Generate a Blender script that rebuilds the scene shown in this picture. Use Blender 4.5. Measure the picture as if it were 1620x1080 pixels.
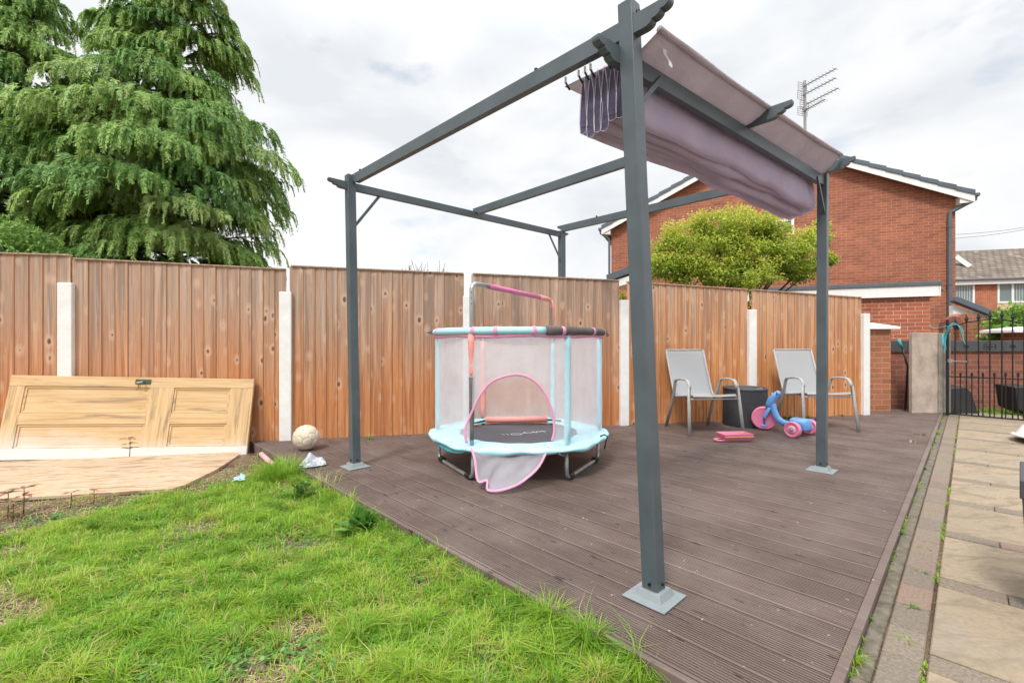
import bpy, bmesh, math, random
import numpy as np
from mathutils import Vector, Matrix, noise

for o in list(bpy.data.objects): bpy.data.objects.remove(o)
sc = bpy.context.scene
col = sc.collection
R = random.Random(7)
NR = np.random.default_rng(11)
PI = math.pi
CZ, F, DZ = 1.10, 720.0, 0.12           # eye height, focal length in photo pixels, deck height

# ------------------------------------------------------------------ camera
cam_d = bpy.data.cameras.new('camera'); cam = bpy.data.objects.new('camera', cam_d); col.objects.link(cam)
cam.location = (0, 0, CZ); cam.rotation_euler = (PI/2, 0, 0)
cam_d.sensor_width = 36; cam_d.lens = 16.0; cam_d.shift_y = 3/1620
cam_d.clip_start = 0.02; cam_d.clip_end = 500
sc.camera = cam
sc.view_settings.view_transform = 'Standard'; sc.view_settings.look = 'None'
sc.view_settings.exposure = 0.8; sc.view_settings.gamma = 1

# ------------------------------------------------------------------ world: overcast sky
SUN_EL, SUN_AZ = math.radians(52), math.radians(205)   # azimuth clockwise from +Y: behind the camera, to the left
w = bpy.data.worlds.new('World'); sc.world = w; w.use_nodes = True
nt = w.node_tree; nt.nodes.clear()
def wn(t, **k):
    n = nt.nodes.new(t)
    for a, b in k.items(): setattr(n, a, b)
    return n
L = nt.links.new
out = wn('ShaderNodeOutputWorld'); bg = wn('ShaderNodeBackground'); bg.inputs[1].default_value = 0.1
sky = wn('ShaderNodeTexSky', sky_type='NISHITA', sun_disc=False)
sky.sun_elevation = SUN_EL; sky.sun_rotation = SUN_AZ
tc = wn('ShaderNodeTexCoord'); sep = wn('ShaderNodeSeparateXYZ'); L(tc.outputs['Generated'], sep.inputs[0])
mp = wn('ShaderNodeMapping'); mp.inputs['Scale'].default_value = (1.6, 1.6, 3.4); mp.inputs['Location'].default_value = (3.1, .7, .3)
L(tc.outputs['Generated'], mp.inputs[0])
n1 = wn('ShaderNodeTexNoise'); n1.inputs['Scale'].default_value = 1.7; n1.inputs['Detail'].default_value = 6; n1.inputs['Roughness'].default_value = .52
n1.inputs['Distortion'].default_value = .35
L(mp.outputs[0], n1.inputs['Vector'])
cr = wn('ShaderNodeValToRGB'); e = cr.color_ramp.elements
e[0].position = .36; e[0].color = (4.75, 4.95, 5.2, 1); e[1].position = .60; e[1].color = (6.0, 6.05, 6.1, 1)
m = cr.color_ramp.elements.new(.48); m.color = (5.5, 5.62, 5.75, 1)
L(n1.outputs[0], cr.inputs[0])
# overcast skies brighten towards the zenith
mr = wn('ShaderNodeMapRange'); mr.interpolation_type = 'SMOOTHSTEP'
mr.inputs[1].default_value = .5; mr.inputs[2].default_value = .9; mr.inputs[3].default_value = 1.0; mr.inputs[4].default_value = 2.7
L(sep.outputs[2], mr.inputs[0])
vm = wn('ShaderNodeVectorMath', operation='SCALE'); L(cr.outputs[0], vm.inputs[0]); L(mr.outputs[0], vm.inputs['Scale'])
n2 = wn('ShaderNodeTexNoise'); n2.inputs['Scale'].default_value = 2.3; n2.inputs['Detail'].default_value = 5
L(mp.outputs[0], n2.inputs['Vector'])
cr2 = wn('ShaderNodeValToRGB'); cr2.color_ramp.elements[0].position = .63; cr2.color_ramp.elements[1].position = .74
L(n2.outputs[0], cr2.inputs[0])
mulf = wn('ShaderNodeMath', operation='MULTIPLY'); mulf.inputs[1].default_value = .5; L(cr2.outputs[0], mulf.inputs[0])
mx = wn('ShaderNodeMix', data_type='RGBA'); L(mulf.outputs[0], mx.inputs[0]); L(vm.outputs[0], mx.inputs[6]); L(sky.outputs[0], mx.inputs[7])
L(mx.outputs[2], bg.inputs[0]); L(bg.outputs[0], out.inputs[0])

sd = bpy.data.lights.new('sun', 'SUN'); sd.energy = 1.5; sd.angle = math.radians(11); sd.color = (1, .96, .9)
so = bpy.data.objects.new('sun', sd); col.objects.link(so)
sv = Vector((math.sin(SUN_AZ)*math.cos(SUN_EL), math.cos(SUN_AZ)*math.cos(SUN_EL), math.sin(SUN_EL)))
so.rotation_euler = sv.to_track_quat('Z', 'Y').to_euler(); so.location = (0, -5, 12)

# ------------------------------------------------------------------ helpers
def P(px, py, Y): return Vector(((px-810)/F*Y, Y, CZ-(py-543)/F*Y))
def G(px, py, z=DZ):
    Y = F*(CZ-z)/(py-543); return Vector(((px-810)/F*Y, Y, z))
def lerp(a, b, t): return a+(b-a)*t
def frange(n): return [i/(n-1) for i in range(n)]

INV = {}
def thing(name, label, cat, loc=(0,0,0), rotz=0, group=None, mat4=None):
    o = bpy.data.objects.new(name, None); col.objects.link(o); o.empty_display_size = .1
    M = mat4 if mat4 is not None else Matrix.Translation(Vector(loc)) @ Matrix.Rotation(rotz, 4, 'Z')
    o.matrix_world = M; INV[o.name] = M.inverted()
    o['label'] = label; o['category'] = cat
    if group: o['group'] = group
    return o
def tag(o, label=None, cat=None, group=None, kind=None):
    if label: o['label'] = label
    if cat: o['category'] = cat
    if group: o['group'] = group
    if kind: o['kind'] = kind
    return o

class MB:
    def __init__(s): s.v = []; s.f = []; s.r = []; s.u = []
    def add(s, vs, fs, rnd=0.5):
        b = len(s.v); s.v += [tuple(v) for v in vs]
        for f in fs: s.f.append(tuple(b+i for i in f)); s.r.append(rnd)
        return s
    def box(s, c, size, M=None, rnd=.5):
        c = Vector(c); hx, hy, hz = [q/2 for q in size]; vs = []
        for x, y, z in ((-1,-1,-1),(1,-1,-1),(1,1,-1),(-1,1,-1),(-1,-1,1),(1,-1,1),(1,1,1),(-1,1,1)):
            p = Vector((x*hx, y*hy, z*hz))
            if M is not None: p = M @ p
            vs.append(c+p)
        return s.add(vs, [(0,3,2,1),(4,5,6,7),(0,1,5,4),(1,2,6,5),(2,3,7,6),(3,0,4,7)], rnd)
    def bar(s, p0, p1, wd, h, up=(0,0,1), rnd=.5):
        p0, p1, up = Vector(p0), Vector(p1), Vector(up); d = (p1-p0).normalized()
        sx = d.cross(up).normalized(); uz = sx.cross(d).normalized()
        vs = [q+sx*a*wd/2+uz*b*h/2 for q in (p0, p1) for a, b in ((-1,-1),(1,-1),(1,1),(-1,1))]
        return s.add(vs, [(0,1,2,3),(7,6,5,4),(0,4,5,1),(1,5,6,2),(2,6,7,3),(3,7,4,0)], rnd)
    def prism(s, poly, fn, d0, d1, rnd=.5):
        """poly: 2D points, fn(a,b,d) -> 3D"""
        n = len(poly); vs = [fn(a, b, d0) for a, b in poly]+[fn(a, b, d1) for a, b in poly]
        return s.add(vs, [tuple(range(n))[::-1], tuple(range(n, 2*n))]+[(i, (i+1) % n, n+(i+1) % n, n+i) for i in range(n)], rnd)
    def tube(s, pts, r, n=8, closed=False, caps=True, flat=1.0, up=None, rnd=.5):
        pts = [Vector(p) for p in pts]; m_ = len(pts)
        rr = r if isinstance(r, (list, tuple)) else [r]*m_
        vs = []; nrm = None
        for i, p in enumerate(pts):
            if closed: t = (pts[(i+1) % m_]-pts[i-1])
            else: t = pts[min(i+1, m_-1)]-pts[max(i-1, 0)]
            t = t.normalized() if t.length > 1e-9 else Vector((0,0,1))
            if nrm is None:
                a = Vector(up) if up is not None else (Vector((0,0,1)) if abs(t.z) < .9 else Vector((1,0,0)))
                nrm = (a-t*a.dot(t)).normalized()
            else:
                nrm = nrm-t*nrm.dot(t); nrm = nrm.normalized() if nrm.length > 1e-6 else t.orthogonal().normalized()
            bn = t.cross(nrm)
            for k in range(n):
                a = 2*PI*k/n; vs.append(p+nrm*math.cos(a)*rr[i]*flat+bn*math.sin(a)*rr[i])
        fs = []
        for i in range(m_ if closed else m_-1):
            j = (i+1) % m_
            for k in range(n): fs.append((i*n+k, i*n+(k+1) % n, j*n+(k+1) % n, j*n+k))
        if caps and not closed: fs += [tuple(range(n))[::-1], tuple((m_-1)*n+k for k in range(n))]
        return s.add(vs, fs, rnd)
    def lathe(s, prof, c, n=32, M=None, rnd=.5):
        c = Vector(c); vs = []
        for r, z in prof:
            for k in range(n):
                a = 2*PI*k/n; p = Vector((r*math.cos(a), r*math.sin(a), z))
                if M is not None: p = M @ p
                vs.append(c+p)
        fs = [(i*n+k, i*n+(k+1) % n, (i+1)*n+(k+1) % n, (i+1)*n+k) for i in range(len(prof)-1) for k in range(n)]
        return s.add(vs, fs, rnd)
    def grid(s, fn, nu, nv, rnd=.5):
        vs = [fn(i/nu, j/nv) for i in range(nu+1) for j in range(nv+1)]
        return s.add(vs, [(i*(nv+1)+j, (i+1)*(nv+1)+j, (i+1)*(nv+1)+j+1, i*(nv+1)+j+1) for i in range(nu) for j in range(nv)], rnd)
    def build(s, name, mat, parent=None, loc=None, rotz=0, mat4=None, local=False, smooth=False, bevel=0, solid=0, subd=0, fixn=True):
        me = bpy.data.meshes.new(name); o = bpy.data.objects.new(name, me); col.objects.link(o)
        vs = s.v
        if parent is not None:
            o.parent = parent; inv = INV[parent.name]; INV[o.name] = inv
        elif loc is not None or mat4 is not None:
            M = mat4 if mat4 is not None else Matrix.Translation(Vector(loc)) @ Matrix.Rotation(rotz, 4, 'Z')
            o.matrix_world = M; inv = M.inverted(); INV[o.name] = inv
        else: inv = Matrix.Identity(4); INV[o.name] = inv
        if not local: vs = [tuple(inv @ Vector(v)) for v in vs]
        me.from_pydata(vs, [], s.f); me.materials.append(mat)
        at = me.attributes.new('rnd', 'FLOAT', 'FACE'); at.data.foreach_set('value', s.r)
        if fixn:
            bm = bmesh.new(); bm.from_mesh(me); bmesh.ops.recalc_face_normals(bm, faces=bm.faces); bm.to_mesh(me); bm.free()
        if smooth: me.polygons.foreach_set('use_smooth', [True]*len(me.polygons))
        me.update()
        if solid: m_ = o.modifiers.new('solid', 'SOLIDIFY'); m_.thickness = solid; m_.offset = 0
        if bevel: m_ = o.modifiers.new('bevel', 'BEVEL'); m_.width = bevel; m_.segments = 2; m_.limit_method = 'ANGLE'; m_.angle_limit = .6
        if subd: m_ = o.modifiers.new('sub', 'SUBSURF'); m_.levels = subd; m_.render_levels = subd
        return o

def np_mesh(name, V, Fq, rnd, mat, parent=None, loc=(0,0,0)):
    me = bpy.data.meshes.new(name); o = bpy.data.objects.new(name, me); col.objects.link(o)
    off = Vector(loc)
    if parent is not None: o.parent = parent; off = INV[parent.name].inverted().translation
    else: o.location = loc
    V = np.asarray(V, dtype=np.float32)-np.array(off, dtype=np.float32)
    k = Fq.shape[1]
    me.vertices.add(len(V)); me.vertices.foreach_set('co', V.ravel())
    me.loops.add(Fq.size); me.loops.foreach_set('vertex_index', Fq.astype(np.int32).ravel())
    me.polygons.add(len(Fq)); me.polygons.foreach_set('loop_start', np.arange(0, Fq.size, k, dtype=np.int32))
    me.materials.append(mat)
    at = me.attributes.new('rnd', 'FLOAT', 'FACE'); at.data.foreach_set('value', np.asarray(rnd, dtype=np.float32))
    me.update(calc_edges=True); me.validate()
    return o
def rhombs(C, D, S, Ln, Wd):
    """rhombus leaf per row"""
    C, D, S = map(np.asarray, (C, D, S)); Ln = np.asarray(Ln)[:, None]; Wd = np.asarray(Wd)[:, None]
    V = np.stack([C, C+D*Ln*.45+S*Wd*.5, C+D*Ln, C+D*Ln*.45-S*Wd*.5], 1).reshape(-1, 3)
    return V, np.arange(len(C)*4).reshape(-1, 4)
def unit(a): return a/np.maximum(np.linalg.norm(a, axis=-1, keepdims=True), 1e-9)

# ------------------------------------------------------------------ materials
class NM:
    def __init__(s, name, rough=.6, metal=0, spec=.5):
        s.m = bpy.data.materials.new(name); s.m.use_nodes = True; s.t = s.m.node_tree
        s.b = s.t.nodes['Principled BSDF']; s.o = s.t.nodes['Material Output']
        s.b.inputs['Roughness'].default_value = rough; s.b.inputs['Metallic'].default_value = metal
        s.b.inputs['Specular IOR Level'].default_value = spec
        s._tc = None
    def n(s, t, **k):
        x = s.t.nodes.new(t)
        for a, b in k.items(): setattr(x, a, b)
        return x
    def l(s, a, b): s.t.links.new(a, b)
    def obj(s):
        if not s._tc: s._tc = s.n('ShaderNodeTexCoord')
        return s._tc.outputs['Object']
    def mapv(s, scale=(1,1,1), loc=(0,0,0), rot=(0,0,0), src=None):
        q = s.n('ShaderNodeMapping'); q.inputs['Scale'].default_value = scale; q.inputs['Location'].default_value = loc; q.inputs['Rotation'].default_value = rot
        s.l(src or s.obj(), q.inputs[0]); return q.outputs[0]
    def noise(s, scale=5, detail=4, rough=.55, vec=None, dist=0):
        q = s.n('ShaderNodeTexNoise'); q.inputs['Scale'].default_value = scale; q.inputs['Detail'].default_value = detail
        q.inputs['Roughness'].default_value = rough; q.inputs['Distortion'].default_value = dist
        s.l(vec or s.obj(), q.inputs['Vector']); return q.outputs[0]
    def ramp(s, f, stops, interp='LINEAR'):
        q = s.n('ShaderNodeValToRGB'); q.color_ramp.interpolation = interp; el = q.color_ramp.elements
        while len(el) < len(stops): el.new(.5)
        for x, (p, c) in zip(el, stops):
            x.position = p; x.color = (c, c, c, 1) if isinstance(c, (int, float)) else (*c, 1)
        s.l(f, q.inputs[0]); return q.outputs[0]
    def math(s, op, a, b=None, clamp=False):
        q = s.n('ShaderNodeMath', operation=op, use_clamp=clamp)
        for i, x in enumerate((a, b)):
            if x is None: continue
            if isinstance(x, (int, float)): q.inputs[i].default_value = x
            else: s.l(x, q.inputs[i])
        return q.outputs[0]
    def mix(s, f, a, b, mode='MIX'):
        q = s.n('ShaderNodeMix', data_type='RGBA', blend_type=mode)
        for i, x in ((0, f), (6, a), (7, b)):
            if isinstance(x, (int, float)): q.inputs[i].default_value = x
            elif isinstance(x, tuple): q.inputs[i].default_value = (*x, 1)
            else: s.l(x, q.inputs[i])
        return q.outputs[2]
    def attr(s, name='rnd'):
        q = s.n('ShaderNodeAttribute', attribute_name=name); return q.outputs['Fac']
    def sepz(s, vec=None):
        q = s.n('ShaderNodeSeparateXYZ'); s.l(vec or s.obj(), q.inputs[0]); return q.outputs
    def comb(s, x, y, z):
        q = s.n('ShaderNodeCombineXYZ')
        for i, v in enumerate((x, y, z)):
            if isinstance(v, (int, float)): q.inputs[i].default_value = v
            else: s.l(v, q.inputs[i])
        return q.outputs[0]
    def color(s, c):
        if isinstance(c, tuple): s.b.inputs['Base Color'].default_value = (*c, 1)
        else: s.l(c, s.b.inputs['Base Color'])
    def bump(s, h, strength=.3, dist=.005):
        q = s.n('ShaderNodeBump'); q.inputs['Strength'].default_value = strength; q.inputs['Distance'].default_value = dist
        s.l(h, q.inputs['Height']); s.l(q.outputs[0], s.b.inputs['Normal'])
    def rough(s, f): s.l(f, s.b.inputs['Roughness'])
def simple(name, c, rough=.5, metal=0, var=.12, scale=14, bump=.1, c2=None, spec=.5, stretch=(1,1,1), dist=.003):
    m = NM(name, rough, metal, spec); v = m.mapv(stretch)
    f = m.noise(scale, 5, .6, v)
    c2 = c2 or tuple(max(0, x*(1-var*2.2)) for x in c)
    m.color(m.mix(m.ramp(f, [(.32, 0.), (.68, 1.)]), c2, c))
    if bump: m.bump(m.noise(scale*5, 3, .6, v), bump, dist)
    m.rough(m.math('ADD', m.math('MULTIPLY', f, .2), rough-.1))
    return m.m
def foliage(name, stops, trans=.3, rough=.5, spec=.35):
    m = NM(name, rough, 0, spec); c = m.ramp(m.attr(), stops); m.color(c)
    tr = m.n('ShaderNodeBsdfTranslucent'); m.l(c, tr.inputs[0]); ms = m.n('ShaderNodeMixShader'); ms.inputs[0].default_value = trans
    m.l(m.b.outputs[0], ms.inputs[1]); m.l(tr.outputs[0], ms.inputs[2]); m.l(ms.outputs[0], m.o.inputs[0])
    return m.m
def brick_mat(name, c1, c2, mortar, bw=.225, bh=.075, msize=.010, bump=.5, smear=.25):
    m = NM(name, .85); s = m.sepz(); u = m.math('ADD', s[0], s[1]); vec = m.comb(u, s[2], 0)
    wob = m.noise(30, 2, .5); 
    q = m.n('ShaderNodeTexBrick'); m.l(vec, q.inputs['Vector']); q.inputs['Scale'].default_value = 1
    q.inputs['Brick Width'].default_value = bw; q.inputs['Row Height'].default_value = bh; q.inputs['Mortar Size'].default_value = msize/2
    q.inputs['Mortar Smooth'].default_value = .25; q.inputs['Bias'].default_value = -.1
    q.inputs['Color1'].default_value = (*c1, 1); q.inputs['Color2'].default_value = (*c2, 1); q.inputs['Mortar'].default_value = (*mortar, 1)
    big = m.ramp(m.noise(1.3, 5, .6), [(.3, .74), (.7, 1.12)]); fine = m.ramp(m.noise(55, 4, .7), [(.3, .78), (.7, 1.15)])
    c = m.mix(1., q.outputs[0], big, 'MULTIPLY'); c = m.mix(1., c, fine, 'MULTIPLY')
    # scattered burnt and pale bricks
    cell = m.n('ShaderNodeTexVoronoi'); cell.inputs['Scale'].default_value = 1; m.l(m.mapv((4.4, 13.3, 1), src=vec), cell.inputs['Vector'])
    sp = m.n('ShaderNodeSeparateColor'); m.l(cell.outputs['Color'], sp.inputs[0])
    c = m.mix(m.ramp(sp.outputs[0], [(.0, .35), (.12, 0.)]), c, tuple(x*.35 for x in c1))
    c = m.mix(m.math('MULTIPLY', m.ramp(m.noise(6, 4, .7), [(.62, 0.), (.8, 1.)]), smear), c, mortar)
    m.color(c); m.bump(m.math('ADD', m.math('MULTIPLY', q.outputs['Fac'], -1.), m.math('MULTIPLY', m.noise(90, 3), .35)), bump, .006)
    return m.m

def deck_mat():
    m = NM('stained_deck_board', .5, 0, .4); a = m.attr()
    ang = math.radians(-45)
    v = m.mapv((1, 1, 1), rot=(0, 0, ang))   # board direction -> local Y
    grain = m.noise(1, 5, .6, m.mapv((70, 2.2, 10), src=v)); blot = m.noise(3.2, 5, .62, v); spot = m.noise(1, 3, .5, m.mapv((34, 8, 1), src=v))
    c = m.mix(m.ramp(a, [(0., 0.), (1., 1.)]), (.146, .107, .092), (.186, .138, .120))
    c = m.mix(m.ramp(grain, [(.35, .55), (.65, 0.)]), c, (.080, .054, .046))
    c = m.mix(m.ramp(blot, [(.42, 0.), (.72, .6)]), c, (.225, .175, .155))
    c = m.mix(m.ramp(spot, [(.665, 0.), (.71, .8)]), c, (.03, .02, .017))
    c = m.mix(m.ramp(m.noise(38, 2, .5), [(.73, 0.), (.76, .6)]), c, (.5, .42, .36))
    m.color(c); m.bump(grain, .35, .002); m.rough(m.ramp(blot, [(.3, .42), (.7, .66)]))
    return m.m
def fence_mat(name='fence_timber', top=(.42, .27, .19), low=(.52, .21, .08), grey0=1.55, grey1=.5):
    m = NM(name, .75, 0, .25); a = m.attr(); s = m.sepz(); 
    off = m.math('MULTIPLY', a, 37.)
    vec = m.comb(s[0], off, s[2])
    grain = m.noise(1, 6, .62, m.mapv((75, 1, 2.6), src=vec), dist=.6)
    fine = m.noise(1, 3, .6, m.mapv((240, 1, 7), src=vec))
    zz = m.math('ADD', s[2], m.math('MULTIPLY', m.math('SUBTRACT', m.noise(1, 3, .6, m.mapv((3.5, .6, .8), src=vec)), .5), 1.3))
    g = m.n('ShaderNodeMapRange'); g.inputs[1].default_value = grey1; g.inputs[2].default_value = grey0; m.l(zz, g.inputs[0])
    c = m.mix(g.outputs[0], low, top)
    c = m.mix(m.ramp(a, [(0., 0.), (.5, .25), (1., .55)]), c, m.mix(g.outputs[0], (.60, .29, .13), (.50, .36, .27)))
    c = m.mix(m.ramp(grain, [(.34, .6), (.56, 0.)]), c, m.mix(g.outputs[0], (.34, .12, .045), (.27, .185, .135)))
    c = m.mix(m.ramp(fine, [(.55, 0.), (.8, .35)]), c, (.66, .47, .33))
    c = m.mix(m.ramp(m.noise(1, 4, .6, m.mapv((26, 1, .55), src=vec), .4), [(.40, .62), (.52, 0.)]), c, m.mix(g.outputs[0], (.30, .10, .038), (.20, .15, .12)))
    c = m.mix(m.ramp(m.noise(1, 4, .6, m.mapv((18, 2, .8), src=vec), .4), [(.55, 0.), (.68, .5)]), c, m.mix(g.outputs[0], (.72, .37, .18), (.60, .47, .39)))
    # knots
    kv = m.n('ShaderNodeTexVoronoi'); kv.inputs['Scale'].default_value = 1; kv.inputs['Randomness'].default_value = .95
    m.l(m.mapv((8.5, 1, 5.), src=vec), kv.inputs['Vector']); ks = m.n('ShaderNodeSeparateColor'); m.l(kv.outputs['Color'], ks.inputs[0]); kmask = m.math('GREATER_THAN', ks.outputs[0], .38)
    kd = m.math('ADD', m.math('ADD', kv.outputs['Distance'], m.math('MULTIPLY', ks.outputs[1], .09)), m.math('MULTIPLY', m.math('SUBTRACT', m.noise(30, 3), .5), .10))
    c = m.mix(m.math('MULTIPLY', kmask, m.ramp(kd, [(.20, .8), (.42, 0.)])), c, m.mix(.6, c, (.66, .46, .33)))
    c = m.mix(m.math('MULTIPLY', kmask, m.ramp(kd, [(.08, .95), (.13, .7), (.19, 0.)])), c, (.07, .032, .022))
    c = m.mix(m.math('MULTIPLY', kmask, m.ramp(kd, [(.03, .8), (.07, 0.)])), c, (.30, .16, .09))
    c = m.mix(m.math('GREATER_THAN', a, 1.2), c, (.50, .21, .09))
    m.color(c); m.bump(m.math('ADD', grain, m.math('MULTIPLY', m.ramp(kd, [(.0, 1.), (.15, 0.)]), -.6)), .4, .004)
    return m.m
def osb_mat():
    m = NM('weathered_particle_board', .8, 0, .2)
    v1 = m.mapv((3, 22, 5), rot=(0, 0, .16)); v2 = m.mapv((4, 50, 9), rot=(0, 0, -.1))
    f1 = m.noise(1, 4, .6, v1, .8); f2 = m.noise(1, 4, .7, v2, .5)
    c = m.ramp(f1, [(.30, (.26, .17, .10)), (.42, (.45, .32, .20)), (.52, (.52, .42, .31)), (.60, (.48, .31, .17)), (.72, (.55, .47, .37))])
    c = m.mix(m.ramp(f2, [(.38, .7), (.45, 0.)]), c, (.22, .145, .09))
    c = m.mix(m.ramp(f2, [(.56, 0.), (.66, .6)]), c, (.58, .50, .42))
    c = m.mix(m.ramp(m.noise(40, 2), [(.74, 0.), (.78, .7)]), c, (.12, .08, .05))
    m.color(c); m.bump(m.math('ADD', f1, f2), .6, .006); return m.m
def door_mat(name, horiz=True, painted=False):
    m = NM(name, .6, 0, .3); sc_ = (2.2, 45, 45) if horiz else (45, 2.2, 45)
    a = m.attr(); s = m.sepz(); off = m.math('MULTIPLY', a, 9.)
    vec = m.comb(m.math('ADD', s[0], off), s[1], s[2])
    g = m.noise(1, 5, .6, m.mapv(sc_, src=vec), .5); st = m.noise(1, 5, .65, m.mapv((1.0, 16, 4) if horiz else (16, 1.2, 4), src=vec), .6)
    c = m.ramp(g, [(.3, (.50, .30, .135)), (.5, (.60, .41, .215)), (.7, (.65, .48, .28))])
    c = m.mix(m.ramp(st, [(.32, .75), (.43, 0.)]), c, (.22, .15, .10))
    # worn white paint at the bottom
    edge = m.math('ADD', s[1], m.math('MULTIPLY', m.math('SUBTRACT', m.noise(3.5, 4, .6), .5), .28))
    corner = m.math('ADD', edge, m.math('MULTIPLY', m.math('SUBTRACT', s[0], .1, True), .12))
    wf = m.ramp(corner, [(.07, .85), (.30, 0.)])
    c = m.mix(wf, c, (.66, .64, .60))
    if painted: c = m.mix(m.math('MULTIPLY', m.ramp(m.noise(1, 5, .7, m.mapv((5, 30, 5), src=vec)), [(.34, 0.), (.44, 1.)]), .9), c, (.66, .65, .62))
    m.color(c); m.bump(g, .25, .003); return m.m
def slab_mat():
    m = NM('riven_buff_paving', .8, 0, .3); a = m.attr(); s = m.sepz(); vec = m.comb(s[0], s[1], m.math('MULTIPLY', a, 13.))
    r = m.noise(1, 6, .6, m.mapv((5, 11, 1), rot=(0, 0, .6), src=vec), 1.2); f = m.noise(60, 4, .7, vec)
    c = m.mix(m.ramp(a, [(0., 0.), (1., 1.)]), (.29, .228, .155), (.35, .275, .185))
    c = m.mix(m.ramp(r, [(.36, .9), (.52, 0.)]), c, (.22, .172, .12)); c = m.mix(m.ramp(m.noise(1, 5, .65, m.mapv((3, 26, 1), rot=(0, 0, .75), src=vec), 1.5), [(.32, .5), (.40, 0.)]), c, (.17, .13, .09)); c = m.mix(m.ramp(m.noise(140, 3, .7), [(.6, 0.), (.72, .5)]), c, (.40, .33, .25)); c = m.mix(m.ramp(f, [(.35, .45), (.6, 0.)]), c, (.19, .15, .115))
    c = m.mix(m.ramp(m.noise(2.2, 4, .6, vec), [(.5, 0.), (.75, .5)]), c, (.26, .24, .20))
    m.color(c); m.bump(m.math('ADD', r, m.math('MULTIPLY', f, .3)), .55, .012); return m.m
def paver_mat():
    m = NM('block_paver', .85, 0, .3); a = m.attr()
    c = m.ramp(a, [(0., (.215, .178, .14)), (.35, (.26, .21, .16)), (.6, (.275, .205, .155)), (.85, (.25, .205, .16)), (1., (.29, .195, .15))])
    f = m.noise(90, 4, .75); c = m.mix(m.ramp(f, [(.35, .55), (.62, 0.)]), c, (.07, .058, .05)); c = m.mix(m.ramp(f, [(.62, 0.), (.75, .45)]), c, (.42, .35, .28))
    m.color(c); m.bump(f, .5, .005); return m.m
def ground_mat():
    m = NM('soil', .95, 0, .15)
    n_ = m.noise(2.6, 6, .65); f = m.noise(45, 5, .75)
    c = m.ramp(n_, [(.3, (.10, .062, .042)), (.5, (.21, .145, .095)), (.66, (.34, .25, .15))])
    c = m.mix(m.ramp(f, [(.3, .8), (.5, 0.)]), c, (.045, .03, .022)); c = m.mix(m.ramp(f, [(.6, 0.), (.8, .5)]), c, (.42, .32, .2))
    m.color(c); m.bump(f, .9, .03); return m.m
def net_mat(name, c, alpha, tr=.3):
    m = NM(name, .8, 0, .2); m.color(c)
    # woven veil: threads cover a fixed share of the area
    v = m.n('ShaderNodeTexNoise'); v.inputs['Scale'].default_value = 6; v.inputs['Detail'].default_value = 3; m.l(m.obj(), v.inputs['Vector'])
    t = m.n('ShaderNodeBsdfTransparent'); ms = m.n('ShaderNodeMixShader'); 
    tl = m.n('ShaderNodeBsdfTranslucent'); tl.inputs[0].default_value = (*c, 1); m2 = m.n('ShaderNodeMixShader'); m2.inputs[0].default_value = tr
    m.l(m.b.outputs[0], m2.inputs[1]); m.l(tl.outputs[0], m2.inputs[2])
    fac = m.ramp(v.outputs[0], [(.3, alpha-.07), (.7, alpha+.07)])
    m.l(fac, ms.inputs[0]); m.l(t.outputs[0], ms.inputs[1]); m.l(m2.outputs[0], ms.inputs[2]); m.l(ms.outputs[0], m.o.inputs[0]); return m.m
def fabric_mat(name, c, c2, trans=.3):
    m = NM(name, .85, 0, .15); f = m.noise(5, 5, .65); c_ = m.mix(m.ramp(f, [(.3, 0.), (.7, 1.)]), c2, c)
    m.color(c_); m.bump(m.noise(1, 4, .55, m.mapv((9, 9, 14)), 1.2), .7, .02)
    tl = m.n('ShaderNodeBsdfTranslucent'); m.l(c_, tl.inputs[0]); ms = m.n('ShaderNodeMixShader'); ms.inputs[0].default_value = trans
    m.l(m.b.outputs[0], ms.inputs[1]); m.l(tl.outputs[0], ms.inputs[2]); m.l(ms.outputs[0], m.o.inputs[0]); return m.m
def wicker_mat():
    m = NM('dark_wicker', .6, 0, .4); s = m.sepz()
    at = m.n('ShaderNodeMath', operation='ARCTAN2'); m.l(s[1], at.inputs[0]); m.l(s[0], at.inputs[1])
    v = m.comb(m.math('MULTIPLY', at.outputs[0], .24), s[2], 0)
    q = m.n('ShaderNodeTexBrick'); m.l(v, q.inputs['Vector']); q.inputs['Scale'].default_value = 1; q.offset = .5
    q.inputs['Brick Width'].default_value = .024; q.inputs['Row Height'].default_value = .009; q.inputs['Mortar Size'].default_value = .0018; q.inputs['Mortar Smooth'].default_value = .6
    q.inputs['Color1'].default_value = (.045, .047, .053, 1); q.inputs['Color2'].default_value = (.075, .077, .085, 1); q.inputs['Mortar'].default_value = (.012, .012, .014, 1)
    m.color(q.outputs[0]); m.bump(m.math('MULTIPLY', q.outputs['Fac'], -1.), .8, .004); return m.m
def rooftile_mat(name, c1, c2, mort, bw, bh):
    m = NM(name, .85); s = m.sepz(); vec = m.comb(s[0], m.math('MULTIPLY', s[2], 1.9), 0)
    q = m.n('ShaderNodeTexBrick'); m.l(vec, q.inputs['Vector']); q.inputs['Scale'].default_value = 1; q.inputs['Brick Width'].default_value = bw; q.inputs['Row Height'].default_value = bh
    q.inputs['Mortar Size'].default_value = .03; q.inputs['Mortar Smooth'].default_value = 1
    q.inputs['Color1'].default_value = (*c1, 1); q.inputs['Color2'].default_value = (*c2, 1); q.inputs['Mortar'].default_value = (*mort, 1)
    c = m.mix(1., q.outputs[0], m.ramp(m.noise(1.1, 5, .7), [(.3, .65), (.7, 1.2)]), 'MULTIPLY')
    m.color(c); m.bump(m.math('MULTIPLY', q.outputs['Fac'], -1.), .9, .05); return m.m

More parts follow.
